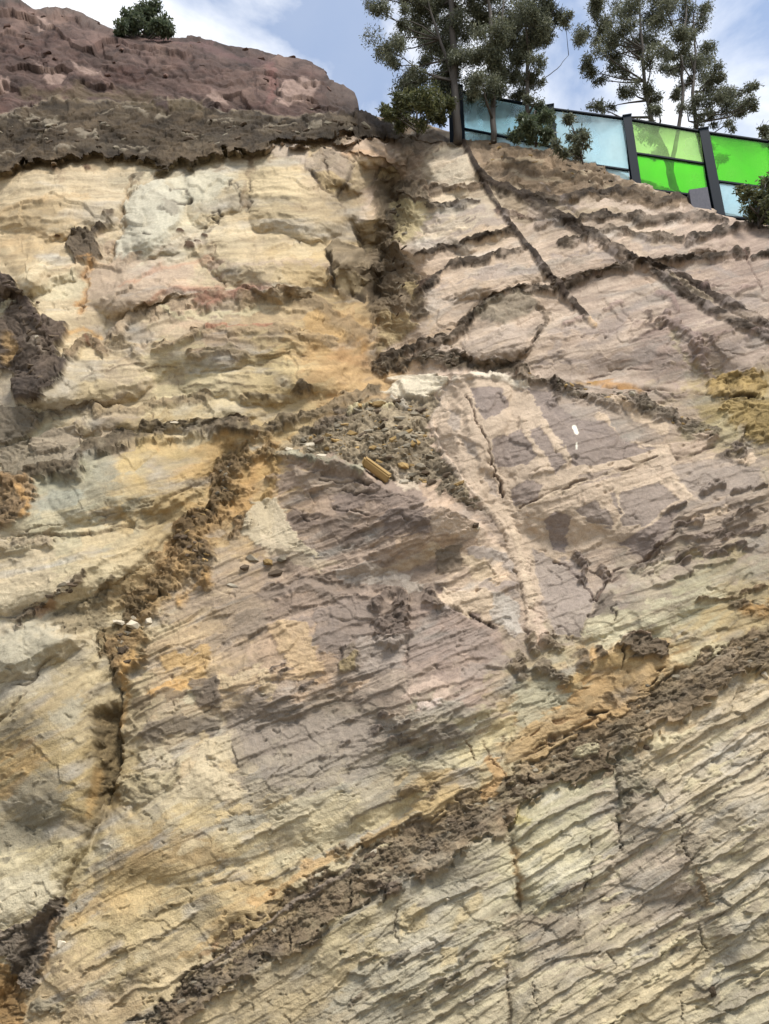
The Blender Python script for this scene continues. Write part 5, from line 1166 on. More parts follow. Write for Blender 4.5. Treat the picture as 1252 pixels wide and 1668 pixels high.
# --- sharp-edged stains and plates in the centre
for p, c, a, h in (
    ([(405, 822), (452, 815), (470, 850), (492, 884), (524, 906), (440, 902), (392, 872)], (202, 184, 152), .85, 2), ([(622, 834), (690, 830), (694, 872), (630, 874)], (128, 112, 104), .85, 1.5), ([(543, 932), (600, 924), (672, 936), (660, 960), (560, 952)], (192, 178, 168), .7, 0),
    ([(706, 897), (750, 890), (750, 934), (712, 938)], (132, 114, 94), .85, 2), ([(722, 962), (800, 962), (808, 1000), (760, 1002), (728, 985)], (212, 186, 156), .9, 2), ([(796, 962), (846, 985), (852, 1032), (804, 1012)], (178, 171, 168), .8, 1), ([(455, 1010), (500, 1014), (512, 1064), (508, 1096), (470, 1090)], (200, 168, 126), .85, 1),
    ([(510, 990), (600, 985), (610, 1030), (560, 1075), (516, 1060)], (142, 126, 116), .7, 1), ([(578, 1032), (664, 1042), (660, 1090), (592, 1095)], (166, 152, 143), .7, 0), ([(420, 870), (500, 905), (560, 918), (520, 930), (430, 905)], (206, 184, 152), .6, 0),
    ([(330, 1205), (376, 1198), (380, 1232), (352, 1246), (396, 1284), (416, 1290), (382, 1302), (302, 1300), (286, 1288), (320, 1258)], (202, 182, 146), .85, 1), ([(376, 1168), (480, 1150), (600, 1185), (620, 1250), (540, 1290), (440, 1280), (400, 1230)], (150, 137, 126), .55, 0),
    ([(306, 1106), (358, 1102), (360, 1146), (320, 1152)], (126, 110, 94), .85, 2), ([(240, 1180), (300, 1160), (306, 1185), (250, 1205), (226, 1200)], (132, 116, 96), .8, 2), ([(430, 1320), (500, 1296), (590, 1290), (540, 1330), (450, 1350)], (208, 190, 150), .6, 0), ([(360, 1330), (430, 1325), (440, 1340), (370, 1360)], (152, 148, 138), .6, 0),
    ([(560, 1345), (640, 1305), (700, 1290), (650, 1330), (580, 1365)], (210, 188, 136), .7, 0), ([(620, 640), (660, 620), (700, 616), (734, 624), (720, 646), (690, 656), (660, 650)], (226, 212, 188), .9, 3), ([(640, 760), (668, 768), (680, 800), (650, 795)], (212, 192, 168), .7, 1),
    ([(470, 760), (560, 785), (600, 800), (560, 810), (480, 790)], (176, 154, 132), .7, 1), ([(696, 840), (760, 850), (800, 880), (760, 880), (700, 868)], (212, 186, 160), .7, 1)):
    G(p, c, a, 2.5, 4, h, var=0.1)
for p in ([(520, 780), (560, 792), (610, 788)], [(530, 800), (580, 806), (640, 800)], [(540, 830), (600, 838)], [(470, 830), (500, 850), (520, 846)], [(600, 812), (650, 806), (680, 812)]):
    S(p, 2.4, (92, 76, 66), 0.9, 0.5, 3, 5, 'groove')

# ------------------------------------------------------------------ build the face meshes
edge = sstep(0, 5, Y - RIMY)
DISP *= (0.5 + 0.5 * edge)
DISP = np.where(DISP > 0, 20 * np.tanh(DISP / 20), DISP)
DISP *= np.interp(Y, [150, 300, 800, 1600], [0.62, 0.80, 1.1, 1.45])
POS = P1 + PN[None, :] * (DISP * PXM)[:, None]
lum_ = (C @ np.array([0.30, 0.55, 0.15], F32))[:, None]
C = lum_ + (C - lum_) * 0.84
C = C * np.array([1.005, 1.0, 0.95], F32)
# the grey-mauve minerals are a little warmer than neutral
_g = np.clip((C[:, 2] / (C[:, 0] + 1e-5) - 0.55) / 0.3, 0, 1)[:, None]
C = C * (1 + _g * np.array([0.05, 0.005, -0.10], F32)) * (1 + 0.08 * _g)
_l = (sstep(1150, 1400, Y + 0.45 * (X - 626)) * 0.15)[:, None]
C = C + _l * (C.mean(1, keepdims=True) * np.array([1.14, 1.0, 0.74], F32) - C)      # greyer beige beds low on the right
C = np.clip(C, 0.004, 0.85)
V3 = POS.reshape(NRT, NC, 3)
C3 = C.reshape(NRT, NC, 3)
# the ground behind the rim
top = V3[-1]
plat = []; pc = []
for q, (back, drop) in enumerate([(0.12, 0.0), (0.3, -0.03), (0.6, -0.06), (1.0, -0.1), (1.6, -0.12), (2.5, -0.15), (4, -0.2), (7, -0.3), (14, -0.5), (30, -1.0), (80, -3.0)]):
    p = top.copy(); p[:, 1] += back; p[:, 2] += drop + 0.05 * vn(cols / 9, cols * 0 + q, q)
    plat.append(p); pc.append(np.broadcast_to(A((120, 102, 76)).astype(F32), (NC, 3)) * (1 + 0.2 * vn(cols / 6, cols * 0 + q * 3, q))[:, None])
V3 = np.concatenate([V3, np.array(plat)], 0); C3 = np.concatenate([C3, np.array(pc, F32)], 0)
P3 = np.concatenate([PART.reshape(NRT, NC), np.zeros((len(plat), NC), np.int16)], 0)
NT = V3.shape[0]
VF = V3.reshape(-1, 3); CF = C3.reshape(-1, 3)
idx = np.arange(NT * NC).reshape(NT, NC)
quads = np.stack([idx[:-1, :-1], idx[:-1, 1:], idx[1:, 1:], idx[1:, :-1]], -1).reshape(-1, 4)
fp = P3[:-1, :-1].ravel()
nrm = np.zeros_like(VF)
cliff_root = None
PART_OBJ = {}
cen = VF.mean(0)
for k, nme in enumerate(PARTS):
    f = quads[fp == k]
    if len(f) == 0: continue
    used, inv = np.unique(f, return_inverse=True)
    me = np_mesh(nme, VF[used], inv.reshape(f.shape), smooth=False)
    add_col(me, CF[used])
    if k == 0:
        cliff_root = link('cliff', me, M['rock'])
        tag(cliff_root, kind='structure')
        cliff_root['label'] = 'layered cream, ochre and mauve sandstone face of a road cutting'
        PART_OBJ[nme] = cliff_root
    else:
        nm2 = nme.split('#')[0]
        PART_OBJ[nme] = link(nm2, me, M['rock'], cliff_root)
        PART_OBJ[nme].name = nm2

# sampling the finished face
def face_at(px, py):
    j = int(np.clip(np.searchsorted(cols, px), 1, NC - 2))
    tcol = Y2[:, j]
    r = int(np.clip(np.searchsorted(-tcol, -py), 1, NRT - 2))
    p = V3[r, j]
    a = V3[r, min(j + 3, NC - 1)] - V3[r, max(j - 3, 0)]
    b = V3[min(r + 3, NRT - 1), j] - V3[max(r - 3, 0), j]
    n = np.cross(a, b); n /= np.linalg.norm(n) + 1e-9
    if n[1] > 0: n = -n
    return Vector(p), Vector(n), float(PXM.reshape(NRT, NC)[r, j])

# ------------------------------------------------------------------ ground below
g = 600.0
gm = np_mesh('ground', np.array([(-g, -g, -0.35), (g, -g, -0.35), (g, g, -0.35), (-g, g, -0.35)], float), np.array([[0, 1, 2, 3]]))
mg, n, b = new_mat('dusty_ground')
b.inputs['Roughness'].default_value = 0.95
tcn = n.nodes.new('ShaderNodeTexCoord'); n1 = n.nodes.new('ShaderNodeTexNoise'); n1.inputs['Scale'].default_value = 1.2; n1.inputs['Detail'].default_value = 10
rp = n.nodes.new('ShaderNodeValToRGB'); rp.color_ramp.elements[0].color = (0.13, 0.11, 0.085, 1); rp.color_ramp.elements[1].color = (0.30, 0.26, 0.20, 1)
n.links.new(tcn.outputs['Object'], n1.inputs['Vector']); n.links.new(n1.outputs['Fac'], rp.inputs['Fac']); n.links.new(rp.outputs['Color'], b.inputs['Base Color'])
bp2 = n.nodes.new('ShaderNodeBump'); bp2.inputs['Strength'].default_value = 0.4; n.links.new(n1.outputs['Fac'], bp2.inputs['Height']); n.links.new(bp2.outputs['Normal'], b.inputs['Normal'])
tag(link('ground', gm, mg), kind='structure')

# ================================================================== THINGS
UP = Vector((0, 0, 1))
# ------------------------------------------------------------------ coloured glass fence on the rim
def fence_pt(px, py, dy=0.0):
    """point of the fence's vertical plane seen at map coordinates"""
    y = float(np.interp(px, [700, 1300], [11.55, 10.25])) + dy
    return at_y(px, py, y)

m, n, b = new_mat('painted_steel'); M['steel'] = m
b.inputs['Base Color'].default_value = (*lin((44, 62, 78)), 1); b.inputs['Roughness'].default_value = 0.65; b.inputs['Specular IOR Level'].default_value = 0.15
nzz = n.nodes.new('ShaderNodeTexNoise'); nzz.inputs['Scale'].default_value = 9; nzz.inputs['Detail'].default_value = 5
rpp = n.nodes.new('ShaderNodeValToRGB'); rpp.color_ramp.elements[0].color = (*lin((10, 20, 29)), 1); rpp.color_ramp.elements[1].color = (*lin((18, 30, 41)), 1)
n.links.new(nzz.outputs['Fac'], rpp.inputs['Fac']); n.links.new(rpp.outputs['Color'], b.inputs['Base Color'])
m, n, b = new_mat('grey_concrete'); M['concrete'] = m
b.inputs['Roughness'].default_value = 0.9
nzz = n.nodes.new('ShaderNodeTexNoise'); nzz.inputs['Scale'].default_value = 14; nzz.inputs['Detail'].default_value = 8
rpp = n.nodes.new('ShaderNodeValToRGB'); rpp.color_ramp.elements[0].color = (0.08, 0.078, 0.09, 1); rpp.color_ramp.elements[1].color = (0.15, 0.145, 0.165, 1)
n.links.new(nzz.outputs['Fac'], rpp.inputs['Fac']); n.links.new(rpp.outputs['Color'], b.inputs['Base Color'])

def pane_mat(name, rgb, milky=0.12):
    rgb = tuple(c ** 0.5 for c in rgb); milky *= 0.5      # light crosses two faces
    m = bpy.data.materials.new(name); m.use_nodes = True
    t = m.node_tree; t.nodes.clear()
    out = t.nodes.new('ShaderNodeOutputMaterial')
    tr = t.nodes.new('ShaderNodeBsdfTransparent'); tr.inputs['Color'].default_value = (*rgb, 1)
    tl = t.nodes.new('ShaderNodeBsdfTranslucent'); tl.inputs['Color'].default_value = (*[min(1, c * 1.1) for c in rgb], 1)
    gl = t.nodes.new('ShaderNodeBsdfGlossy'); gl.inputs['Roughness'].default_value = 0.06
    dirt = t.nodes.new('ShaderNodeTexNoise'); dirt.inputs['Scale'].default_value = 2.6; dirt.inputs['Detail'].default_value = 6
    mr = t.nodes.new('ShaderNodeMapRange'); mr.inputs['From Min'].default_value = 0.3; mr.inputs['From Max'].default_value = 0.7
    mr.inputs['To Min'].default_value = milky * 0.6; mr.inputs['To Max'].default_value = milky * 1.8
    fr = t.nodes.new('ShaderNodeFresnel'); fr.inputs['IOR'].default_value = 1.35
    m1 = t.nodes.new('ShaderNodeMixShader'); m2 = t.nodes.new('ShaderNodeMixShader')
    t.links.new(dirt.outputs['Fac'], mr.inputs['Value']); t.links.new(mr.outputs['Result'], m1.inputs['Fac'])
    df = t.nodes.new('ShaderNodeBsdfDiffuse'); df.inputs['Color'].default_value = (*[min(1, c) for c in rgb], 1)
    m0 = t.nodes.new('ShaderNodeMixShader'); m0.inputs['Fac'].default_value = 0.6
    t.links.new(tl.outputs[0], m0.inputs[1]); t.links.new(df.outputs[0], m0.inputs[2])
    t.links.new(tr.outputs[0], m1.inputs[1]); t.links.new(m0.outputs[0], m1.inputs[2])
    t.links.new(fr.outputs[0], m2.inputs['Fac']); t.links.new(m1.outputs[0], m2.inputs[1]); t.links.new(gl.outputs[0], m2.inputs[2])
    t.links.new(m2.outputs[0], out.inputs['Surface'])
    return m
M['cyan'] = pane_mat('pale_cyan_glass', (0.64, 0.95, 0.96), 0.55)
M['teal'] = pane_mat('blue_tinted_glass', (0.50, 0.86, 0.90), 0.45)
M['lime'] = pane_mat('lime_glass', (0.50, 0.90, 0.22), 0.35)
M['green'] = pane_mat('green_glass', (0.12, 0.84, 0.02), 0.3)

fence = empty('glass_fence', fence_pt(1020, 330))
tag(fence, 'screen fence of green and pale blue glass panes in dark steel posts on the rim', 'fence')
FO = Vector(fence.location)
Dx = (fence_pt(1300, 300) - fence_pt(700, 300)); Dx.z = 0; Dx.normalize()
Dn = Vector((Dx.y, -Dx.x, 0))
if Dn.y > 0: Dn = -Dn                         # towards the viewer
top_y = lambda px: float(np.interp(px, [700, 740, 800, 900, 1015, 1145, 1262, 1400], [136, 143, 155, 174, 189, 211, 228, 250]))
def fpart(mb, name, mat, parent=fence):
    o = mb.build(name, mat, None, origin=FO)
    o.parent = parent
    o.location = (0, 0, 0) if parent is fence else o.location
    if parent is not fence: o.location = (0, 0, 0)
    return o
POSTS = [(741, 28), (801, 7), (896, 12), (1021, 14), (1146, 15), (1264, 15), (1390, 15)]
ZB = {}
for px, wpx in POSTS:
    a = fence_pt(px, top_y(px) - 1)
    wm = wpx * 0.0107
    base = Vector((a.x, a.y, a.z - 2.75))
    mb = MB()
    # an H section: two flanges and a web
    mb.quad_box(base, a, Dn, Dx, wm, 0.03)
    mb.quad_box(base + Dn * -0.16, a + Dn * -0.16, Dn, Dx, wm, 0.03)
    mb.quad_box(base + Dn * -0.08, a + Dn * -0.08, Dn, Dx, 0.03, 0.128)
    p = fpart(mb, 'post', M['steel'])
    cp = MB(); cp.quad_box(a + Vector((0, 0, 0.002)) - Dn * 0.08, a + Vector((0, 0, 0.022)) - Dn * 0.08, Dn, Dx, wm + 0.02, 0.22)
    fpart(cp, 'post_cap', M['steel'], p)
def rail(pa, pb, th=0.035):
    mb = MB(); mb.quad_box(pa - Dn * 0.08, pb - Dn * 0.08, UP, Dn, 0.07, th)
    fpart(mb, 'rail', M['steel'])
def pane(a0, a1, b0, b1, mat, name='pane'):
    """a0,a1 top-left/right, b0,b1 bottom-left/right"""
    mb = MB(); t = 0.018
    for k in (-0.08 + t / 2, -0.08 - t / 2):
        for p in (a0, a1, b1, b0): mb.v.append(p + Dn * k)
    mb.f += [(3, 2, 1, 0), (4, 5, 6, 7), (0, 1, 5, 4), (1, 2, 6, 5), (2, 3, 7, 6), (3, 0, 4, 7)]
    fpart(mb, name, M[mat])
BAYS = [  # left post, right post, then rows: (offset of lower edge under the top at left, at right, glass)
    (741, 801, [(60, 60, 'teal'), (118, 118, 'teal')]),
    (801, 896, [(60, 62, 'teal'), (120, 120, 'cyan')]),
    (896, 1021, [(82, 84, 'cyan'), (120, 122, 'cyan')]),
    (1021, 1146, [(54, 52, 'lime'), (112, 106, 'green')]),
    (1146, 1264, [(78, 77, 'green'), (136, 130, 'cyan')]),
    (1264, 1390, [(76, 76, 'cyan'), (130, 130, 'green')]),
]
for xa, xb, rows in BAYS:
    la = xa + (dict(POSTS)[xa] / 2 - 2); lb = xb - (dict(POSTS)[xb] / 2 - 2)
    lean = lambda px, d: (px - CX) * d / 3900.0
    ya, yb = top_y(la), top_y(lb)
    rail(fence_pt(la, ya - 1), fence_pt(lb, yb - 1), 0.03)
    pa, pb = 2, 2
    for da, db, g in rows:
        pane(fence_pt(la + lean(la, pa), ya + pa), fence_pt(lb + lean(lb, pb), yb + pb), fence_pt(la + lean(la, da - 2), ya + da - 2), fence_pt(lb + lean(lb, db - 2), yb + db - 2), g)
        rail(fence_pt(la + lean(la, da), ya + da), fence_pt(lb + lean(lb, db), yb + db))
        pa, pb = da + 2, db + 2
# concrete plinth under the post by the rim
a = fence_pt(1122, 318); c = fence_pt(1146, 318); dn = fence_pt(1131, 372)
mb = MB(); mid = (a + c) / 2
mb.quad_box(Vector((mid.x, mid.y, dn.z)), mid, Dn, Dx, (c - a).length * 1.25, 0.34)
fpart(mb, 'plinth', M['concrete'])

# ------------------------------------------------------------------ trees and shrubs
def leaf_mat(name, c0, c1):
    m, n, b = new_mat(name)
    b.inputs['Roughness'].default_value = 0.55
    b.inputs['Specular IOR Level'].default_value = 0.3
    gm = n.nodes.new('ShaderNodeNewGeometry')
    rp = n.nodes.new('ShaderNodeValToRGB')
    rp.color_ramp.elements[0].color = (*c0, 1); rp.color_ramp.elements[1].color = (*c1, 1)
    n.links.new(gm.outputs['Random Per Island'], rp.inputs['Fac'])
    n.links.new(rp.outputs['Color'], b.inputs['Base Color'])
    tl = n.nodes.new('ShaderNodeBsdfTranslucent'); n.links.new(rp.outputs['Color'], tl.inputs['Color'])
    mxs = n.nodes.new('ShaderNodeMixShader'); mxs.inputs['Fac'].default_value = 0.38
    n.links.new(b.outputs[0], mxs.inputs[1]); n.links.new(tl.outputs[0], mxs.inputs[2])
    n.links.new(mxs.outputs[0], n.nodes['Material Output'].inputs['Surface'])
    return m
M['gum'] = leaf_mat('gum_leaf', (0.065, 0.074, 0.044), (0.215, 0.220, 0.140))
M['shrub'] = leaf_mat('shrub_leaf', (0.050, 0.062, 0.026), (0.150, 0.150, 0.065))
M['dark_shrub'] = leaf_mat('dark_shrub_leaf', (0.045, 0.066, 0.036), (0.135, 0.155, 0.085))
m, n, b = new_mat('gum_bark'); M['bark'] = m
b.inputs['Roughness'].default_value = 0.9
nzz = n.nodes.new('ShaderNodeTexNoise'); nzz.inputs['Scale'].default_value = 7; nzz.inputs['Detail'].default_value = 8
tcx = n.nodes.new('ShaderNodeTexCoord'); mpx = n.nodes.new('ShaderNodeMapping'); mpx.inputs['Scale'].default_value = (3, 3, 0.5)
rpp = n.nodes.new('ShaderNodeValToRGB'); rpp.color_ramp.elements[0].color = (0.03, 0.025, 0.02, 1); rpp.color_ramp.elements[1].color = (0.10, 0.082, 0.066, 1)
n.links.new(tcx.outputs['Object'], mpx.inputs['Vector']); n.links.new(mpx.outputs['Vector'], nzz.inputs['Vector'])
n.links.new(nzz.outputs['Fac'], rpp.inputs['Fac']); n.links.new(rpp.outputs['Color'], b.inputs['Base Color'])

def leaves(rng, centres, radii, per, ll, lw, droop):
    """long leaf blades scattered in twig-sized bunches through each clump's volume"""
    V = []; Fc = []
    for c, r, k in zip(centres, radii, per):
        nb = max(6, int(k / 7))
        d = rng.normal(size=(nb, 3)); d /= np.linalg.norm(d, axis=1)[:, None] + 1e-6
        tw = c + d * (r * rng.random((nb, 1)) ** 0.45) * np.array([1, 1, 0.85])
        base = np.repeat(tw, 7, 0) + rng.normal(size=(nb * 7, 3)) * (r * 0.16 + 0.02)
        q = len(base)
        dirv = rng.normal(size=(q, 3)); dirv[:, 2] -= droop; dirv /= np.linalg.norm(dirv, axis=1)[:, None] + 1e-6
        sd = np.cross(dirv, rng.normal(size=(q, 3))); sd /= np.linalg.norm(sd, axis=1)[:, None] + 1e-6
        L_ = ll * (0.6 + 0.8 * rng.random((q, 1))); W_ = lw * (0.6 + 0.8 * rng.random((q, 1)))
        mid = base + dirv * L_ * 0.45
        v = np.stack([base, mid + sd * W_, base + dirv * L_, mid - sd * W_], 1).reshape(-1, 3)
        n0 = sum(len(a) for a in V)
        V.append(v); Fc.append(np.arange(q * 4).reshape(-1, 4) + n0)
    return np.concatenate(V), np.concatenate(Fc)

def tree(name, label, cat, trunks, clumps, depth, seed, mat='gum', dens=1.0, ll=0.068, lw=0.0095, droop=0.9, group=None, spread=0.6, fat=1.22):
    """trunks: list of [(px,py,radius m)...] at that depth; clumps: (px, py, radius in map units)"""
    rng = np.random.default_rng(seed); rnd = random.Random(seed)
    base = at_y(trunks[0][0][0], trunks[0][0][1], depth)
    root = empty(name, base)
    tag(root, label, cat, group)
    tm = MB(); sk = []
    for t in trunks:
        pts = []; rad = []
        for q in range(len(t) - 1):
            for s in range(4):
                f = s / 4
                px = t[q][0] + (t[q + 1][0] - t[q][0]) * f + rnd.uniform(-1.3, 1.3); py = t[q][1] + (t[q + 1][1] - t[q][1]) * f
                pts.append(at_y(px, py, depth + rnd.uniform(-0.05, 0.05))); rad.append(t[q][2] + (t[q + 1][2] - t[q][2]) * f)
        pts.append(at_y(t[-1][0], t[-1][1], depth)); rad.append(t[-1][2])
        tm.tube(pts, rad, 8); sk += list(zip(pts, rad))
    cs = []; rs = []; pk = []; lm = tm
    for cx, cy, cr_ in clumps:
        dd = depth + rnd.uniform(-spread, spread)
        c = at_y(cx, cy, dd); cr_ = cr_ * fat
        sc = (dd * cosP + (c.z - 1.6) * sinP) / FPX
        r = cr_ * sc
        # limb from the nearest lower skeleton point
        cand = [p for p in sk if p[0].z < c.z - 0.3 * r] or sk
        p0, r0 = min(cand, key=lambda p: (p[0] - c).length + abs(p[0].z - c.z) * 0.2)
        p0 = Vector(p0)
        midp = (p0 + c) / 2 + Vector((rnd.uniform(-.1, .1), rnd.uniform(-.1, .1), rnd.uniform(-.12, .05)))
        lm.tube([p0, p0.lerp(midp, .5), midp, midp.lerp(c, .5) + Vector((0, 0, .02)), c], [r0 * .45 + .006, r0 * .38 + .005, r0 * .28 + .004, .009, .005], 5)
        for k in range(max(2, int(cr_ / 8))):
            d = Vector((rnd.gauss(0, 1), rnd.gauss(0, 1), rnd.gauss(0, .8))).normalized() * r * rnd.uniform(.5, .95)
            lm.tube([midp.lerp(c, rnd.uniform(.3, 1)), c + d * .55 + Vector((0, 0, .02)), c + d], [.007, .005, .0025], 4)
        # each clump is itself a handful of lobes with gaps between
        nl = max(3, int(cr_ / 6))
        for k in range(nl):
            d = rng.normal(size=3); d /= np.linalg.norm(d)
            cc = np.array(c) + d * r * (0.35 + 0.6 * rng.random())
            cs.append(cc); rs.append(r * (0.34 + 0.26 * rng.random())); pk.append(dens * 620 * (cr_ / 30) ** 1.2 * (0.5 + rng.random()))
    tr = tm.build('trunk', M['bark'], None, smooth=True, origin=base); tr.parent = root; tr.location = (0, 0, 0)
    v, f = leaves(rng, cs, rs, pk, ll, lw, droop)
    me = np_mesh('crown', v - np.array(base), f)
    link('crown', me, M[mat], root)
    return root

GR_ = 'gum trees along the rim'
tree('gum_tree', 'tallest gum tree with thick trunk standing before the blue end pane', 'tree',
     [[(745, 232, .085), (743, 170, .075), (738, 90, .065), (735, 0, .055), (733, -120, .03)], [(742, 150, .04), (722, 80, .03), (700, 20, .022), (690, -60, .012)]],
     [(612, 14, 16), (628, 66, 22), (640, 84, 20), (622, 88, 12), (652, 30, 16), (664, 118, 20), (656, 138, 12), (680, 54, 20), (692, 20, 26), (668, 4, 22), (690, 122, 14), (716, 70, 26), (724, 100, 26), (740, 64, 26), (726, 40, 22), (748, 110, 26), (740, 138, 26), (758, 84, 20), (716, 12, 26), (752, 10, 24),
      (700, -40, 36), (640, -30, 26), (760, -50, 36), (730, -90, 40), (680, 140, 12), (700, 88, 14), (640, 108, 10), (606, -6, 18)], 11.15, 11, group=GR_, fat=1.3)
tree('gum_tree', 'gum tree with slim trunk right of the tallest trunk, dense hanging leaves', 'tree',
     [[(804, 232, .06), (803, 160, .05), (803, 90, .045), (796, 0, .035), (790, -100, .02)], [(803, 120, .03), (815, 50, .025), (824, -30, .014)]],
     [(786, 40, 20), (800, 66, 24), (818, 50, 22), (790, 96, 18), (808, 112, 22), (830, 90, 20), (800, 140, 22), (824, 136, 20), (780, 14, 18), (806, 14, 22), (834, 20, 22), (784, 132, 16), (832, 62, 16), (800, -40, 30), (840, -50, 32), (770, 145, 14), (842, 120, 14)], 11.05, 12, group=GR_, fat=1.35)
tree('gum_tree', 'narrow gum tree at the right of the trunks left of the lime panes', 'tree',
     [[(862, 225, .045), (858, 150, .04), (860, 80, .034), (868, 0, .026), (872, -90, .014)], [(861, 142, .009), (884, 130, .008), (908, 112, .007), (926, 90, .004)]],
     [(858, 40, 22), (876, 20, 26), (892, 36, 20), (868, 70, 22), (852, 96, 16), (866, 104, 16), (858, 134, 14), (872, 132, 10), (906, 14, 18), (884, 60, 16), (850, 66, 14), (870, -30, 30), (905, -40, 24), (848, 156, 12), (920, 30, 9), (866, 160, 10)], 10.95, 13, group=GR_, fat=1.35)
tree('gum_tree', 'forked gum tree behind the lime pane with airy rounded crown', 'tree',
     [[(1104, 330, .085), (1096, 300, .08), (1088, 262, .07), (1064, 205, .055), (1050, 150, .04), (1046, 80, .03), (1040, -20, .015)], [(1092, 275, .05), (1104, 215, .04), (1112, 160, .034), (1110, 90, .026), (1118, 10, .016)]],
     [(944, 54, 16), (962, 72, 18), (950, 100, 10), (966, 118, 14), (980, 50, 22), (972, 20, 20), (1000, 84, 20), (1008, 50, 22), (1026, 24, 26), (1014, 112, 16), (1040, 66, 22), (1060, 94, 20), (1070, 50, 22), (1054, 20, 24), (1084, 16, 22), (1020, 146, 12), (1046, 140, 14), (1066, 152, 14), (1086, 120, 14),
      (976, 132, 9), (972, 174, 12), (988, 176, 8), (1072, 176, 12), (1004, -20, 28), (1060, -40, 36), (1106, -20, 26), (1100, 60, 16), (1060, 225, 12), (1075, 250, 10), (1050, 210, 12)], 12.0, 14, group=GR_)
tree('gum_tree', 'spreading gum tree behind the rightmost green pane, crown reaching furthest right', 'tree',
     [[(1158, 350, .05), (1146, 260, .045), (1132, 200, .04), (1128, 150, .034), (1132, 90, .024), (1130, 20, .012)]],
     [(1120, 100, 18), (1138, 84, 20), (1116, 66, 14), (1134, 118, 22), (1150, 140, 18), (1166, 120, 16), (1176, 150, 18), (1156, 170, 16), (1140, 160, 14), (1186, 174, 16), (1200, 156, 14), (1216, 148, 12), (1206, 180, 14), (1224, 162, 8), (1122, 140, 12), (1118, 176, 12), (1140, 190, 12), (1160, 198, 10), (1190, 200, 10),
      (1110, 30, 18), (1136, 40, 18), (1150, 20, 14), (1096, 90, 12), (1104, 150, 10), (1150, 240, 10), (1172, 262, 8), (1226, 176, 7)], 12.2, 15, group=GR_)
tree('shrub', 'yellow green shrub at the rim left of the blue end pane', 'shrub', [[(680, 222, .03), (680, 196, .025), (676, 175, .015)], [(690, 216, .02), (704, 180, .012)]],
     [(630, 182, 10), (646, 176, 14), (664, 170, 18), (684, 166, 18), (704, 162, 18), (716, 172, 12), (656, 190, 12), (690, 186, 14), (708, 190, 10), (676, 154, 12), (640, 188, 10)], 11.2, 16, 'shrub', 0.85, 0.085, 0.016, 0.2, 'shrubs on the rim', fat=1.5)
tree('shrub', 'dark shrub on the rim below the narrow gum tree', 'shrub', [[(872, 240, .025), (872, 215, .02), (870, 195, .012)]],
     [(850, 214, 12), (866, 206, 14), (882, 198, 14), (890, 214, 12), (876, 184, 12), (856, 196, 10), (894, 190, 8), (840, 220, 8), (862, 222, 10)], 10.6, 17, 'dark_shrub', 0.9, 0.08, 0.014, 0.4, 'shrubs on the rim')
tree('sapling', 'thin drooping sapling in front of the pale cyan pane', 'sapling', [[(950, 268, .014), (944, 240, .011), (934, 215, .008), (926, 195, .005)]],
     [(926, 196, 9), (936, 216, 10), (946, 232, 11), (934, 240, 7), (952, 222, 6), (944, 250, 6), (918, 246, 6), (905, 236, 8)], 10.4, 18, 'gum', 0.7, 0.08, 0.013, 0.8)
tree('shrub', 'leafy green shrub against the rightmost pale pane', 'shrub', [[(1236, 372, .025), (1236, 345, .02), (1238, 320, .012)]],
     [(1216, 322, 10), (1228, 336, 14), (1240, 318, 14), (1252, 340, 16), (1262, 320, 16), (1244, 352, 10), (1222, 346, 9), (1208, 310, 6), (1256, 300, 10), (1278, 340, 18), (1246, 296, 7)], 9.95, 19, 'shrub', 0.5, 0.07, 0.016, 0.1, 'shrubs on the rim', fat=1.3)
tree('shrub', 'round dark green bush on top of the red sandstone', 'bush', [[(236, 70, .05), (236, 45, .04), (236, 30, .02)]],
     [(206, 44, 12), (220, 34, 16), (236, 24, 15), (248, 34, 18), (264, 40, 15), (276, 48, 9), (196, 50, 7), (232, 44, 16), (254, 48, 12), (216, 48, 10)], 15.2, 20, 'dark_shrub', 1.1, 0.11, 0.024, 0.1, fat=1.25)
tree('shrub', 'small leafy shrub tip above the rightmost green pane', 'shrub', [[(1256, 300, .02), (1252, 240, .012), (1246, 215, .006)]], [(1246, 214, 8), (1254, 226, 10), (1262, 210, 10)], 10.9, 21, 'gum', 0.6, 0.08, 0.014, 0.4, 'shrubs on the rim')

# ------------------------------------------------------------------ stones
rr = random.Random(3)
def hull(n, flat, seed, sub=False):
    q = random.Random(seed)
    bm = bmesh.new()
    for _ in range(n):
        v = Vector((q.gauss(0, 1), q.gauss(0, 1), q.gauss(0, 1)))
        v = Vector([max(-.8, min(.8, c)) for c in v.normalized() * q.uniform(.8, 1.15)])
        bm.verts.new((v.x, v.y * 0.8, v.z * flat))
    bmesh.ops.convex_hull(bm, input=bm.verts)
    for v in [v for v in bm.verts if not v.link_faces]: bm.verts.remove(v)
    me = bpy.data.meshes.new('stone'); bm.to_mesh(me); bm.free()
    return me
HULLS = {k: [hull(14, fl, 40 + q) for q, fl in enumerate((0.55, 0.7, 0.8, 0.45, 0.6, 0.9))] for k in ('stone', 'stone_dark', 'stone_white', 'stone_tan', 'stone_red')}
for k, hs in HULLS.items():
    for me in hs: me.materials.append(M[k])
def place(o, px, py, size, sink=0.35, ax=0.0, st=(1, 1, 1), roll=None):
    p, nn, pm = face_at(px, py)
    s = size * pm
    q = nn.to_track_quat('Z', 'Y').to_matrix().to_4x4()
    if roll is None: roll = rr.uniform(-0.5, 0.5)
    o.matrix_world = Matrix.Translation(p + nn * s * st[2] * (0.5 - sink)) @ q @ Matrix.Rotation(roll, 4, 'Z') @ Matrix.Diagonal((s * st[0], s * st[1], s * st[2], 1))
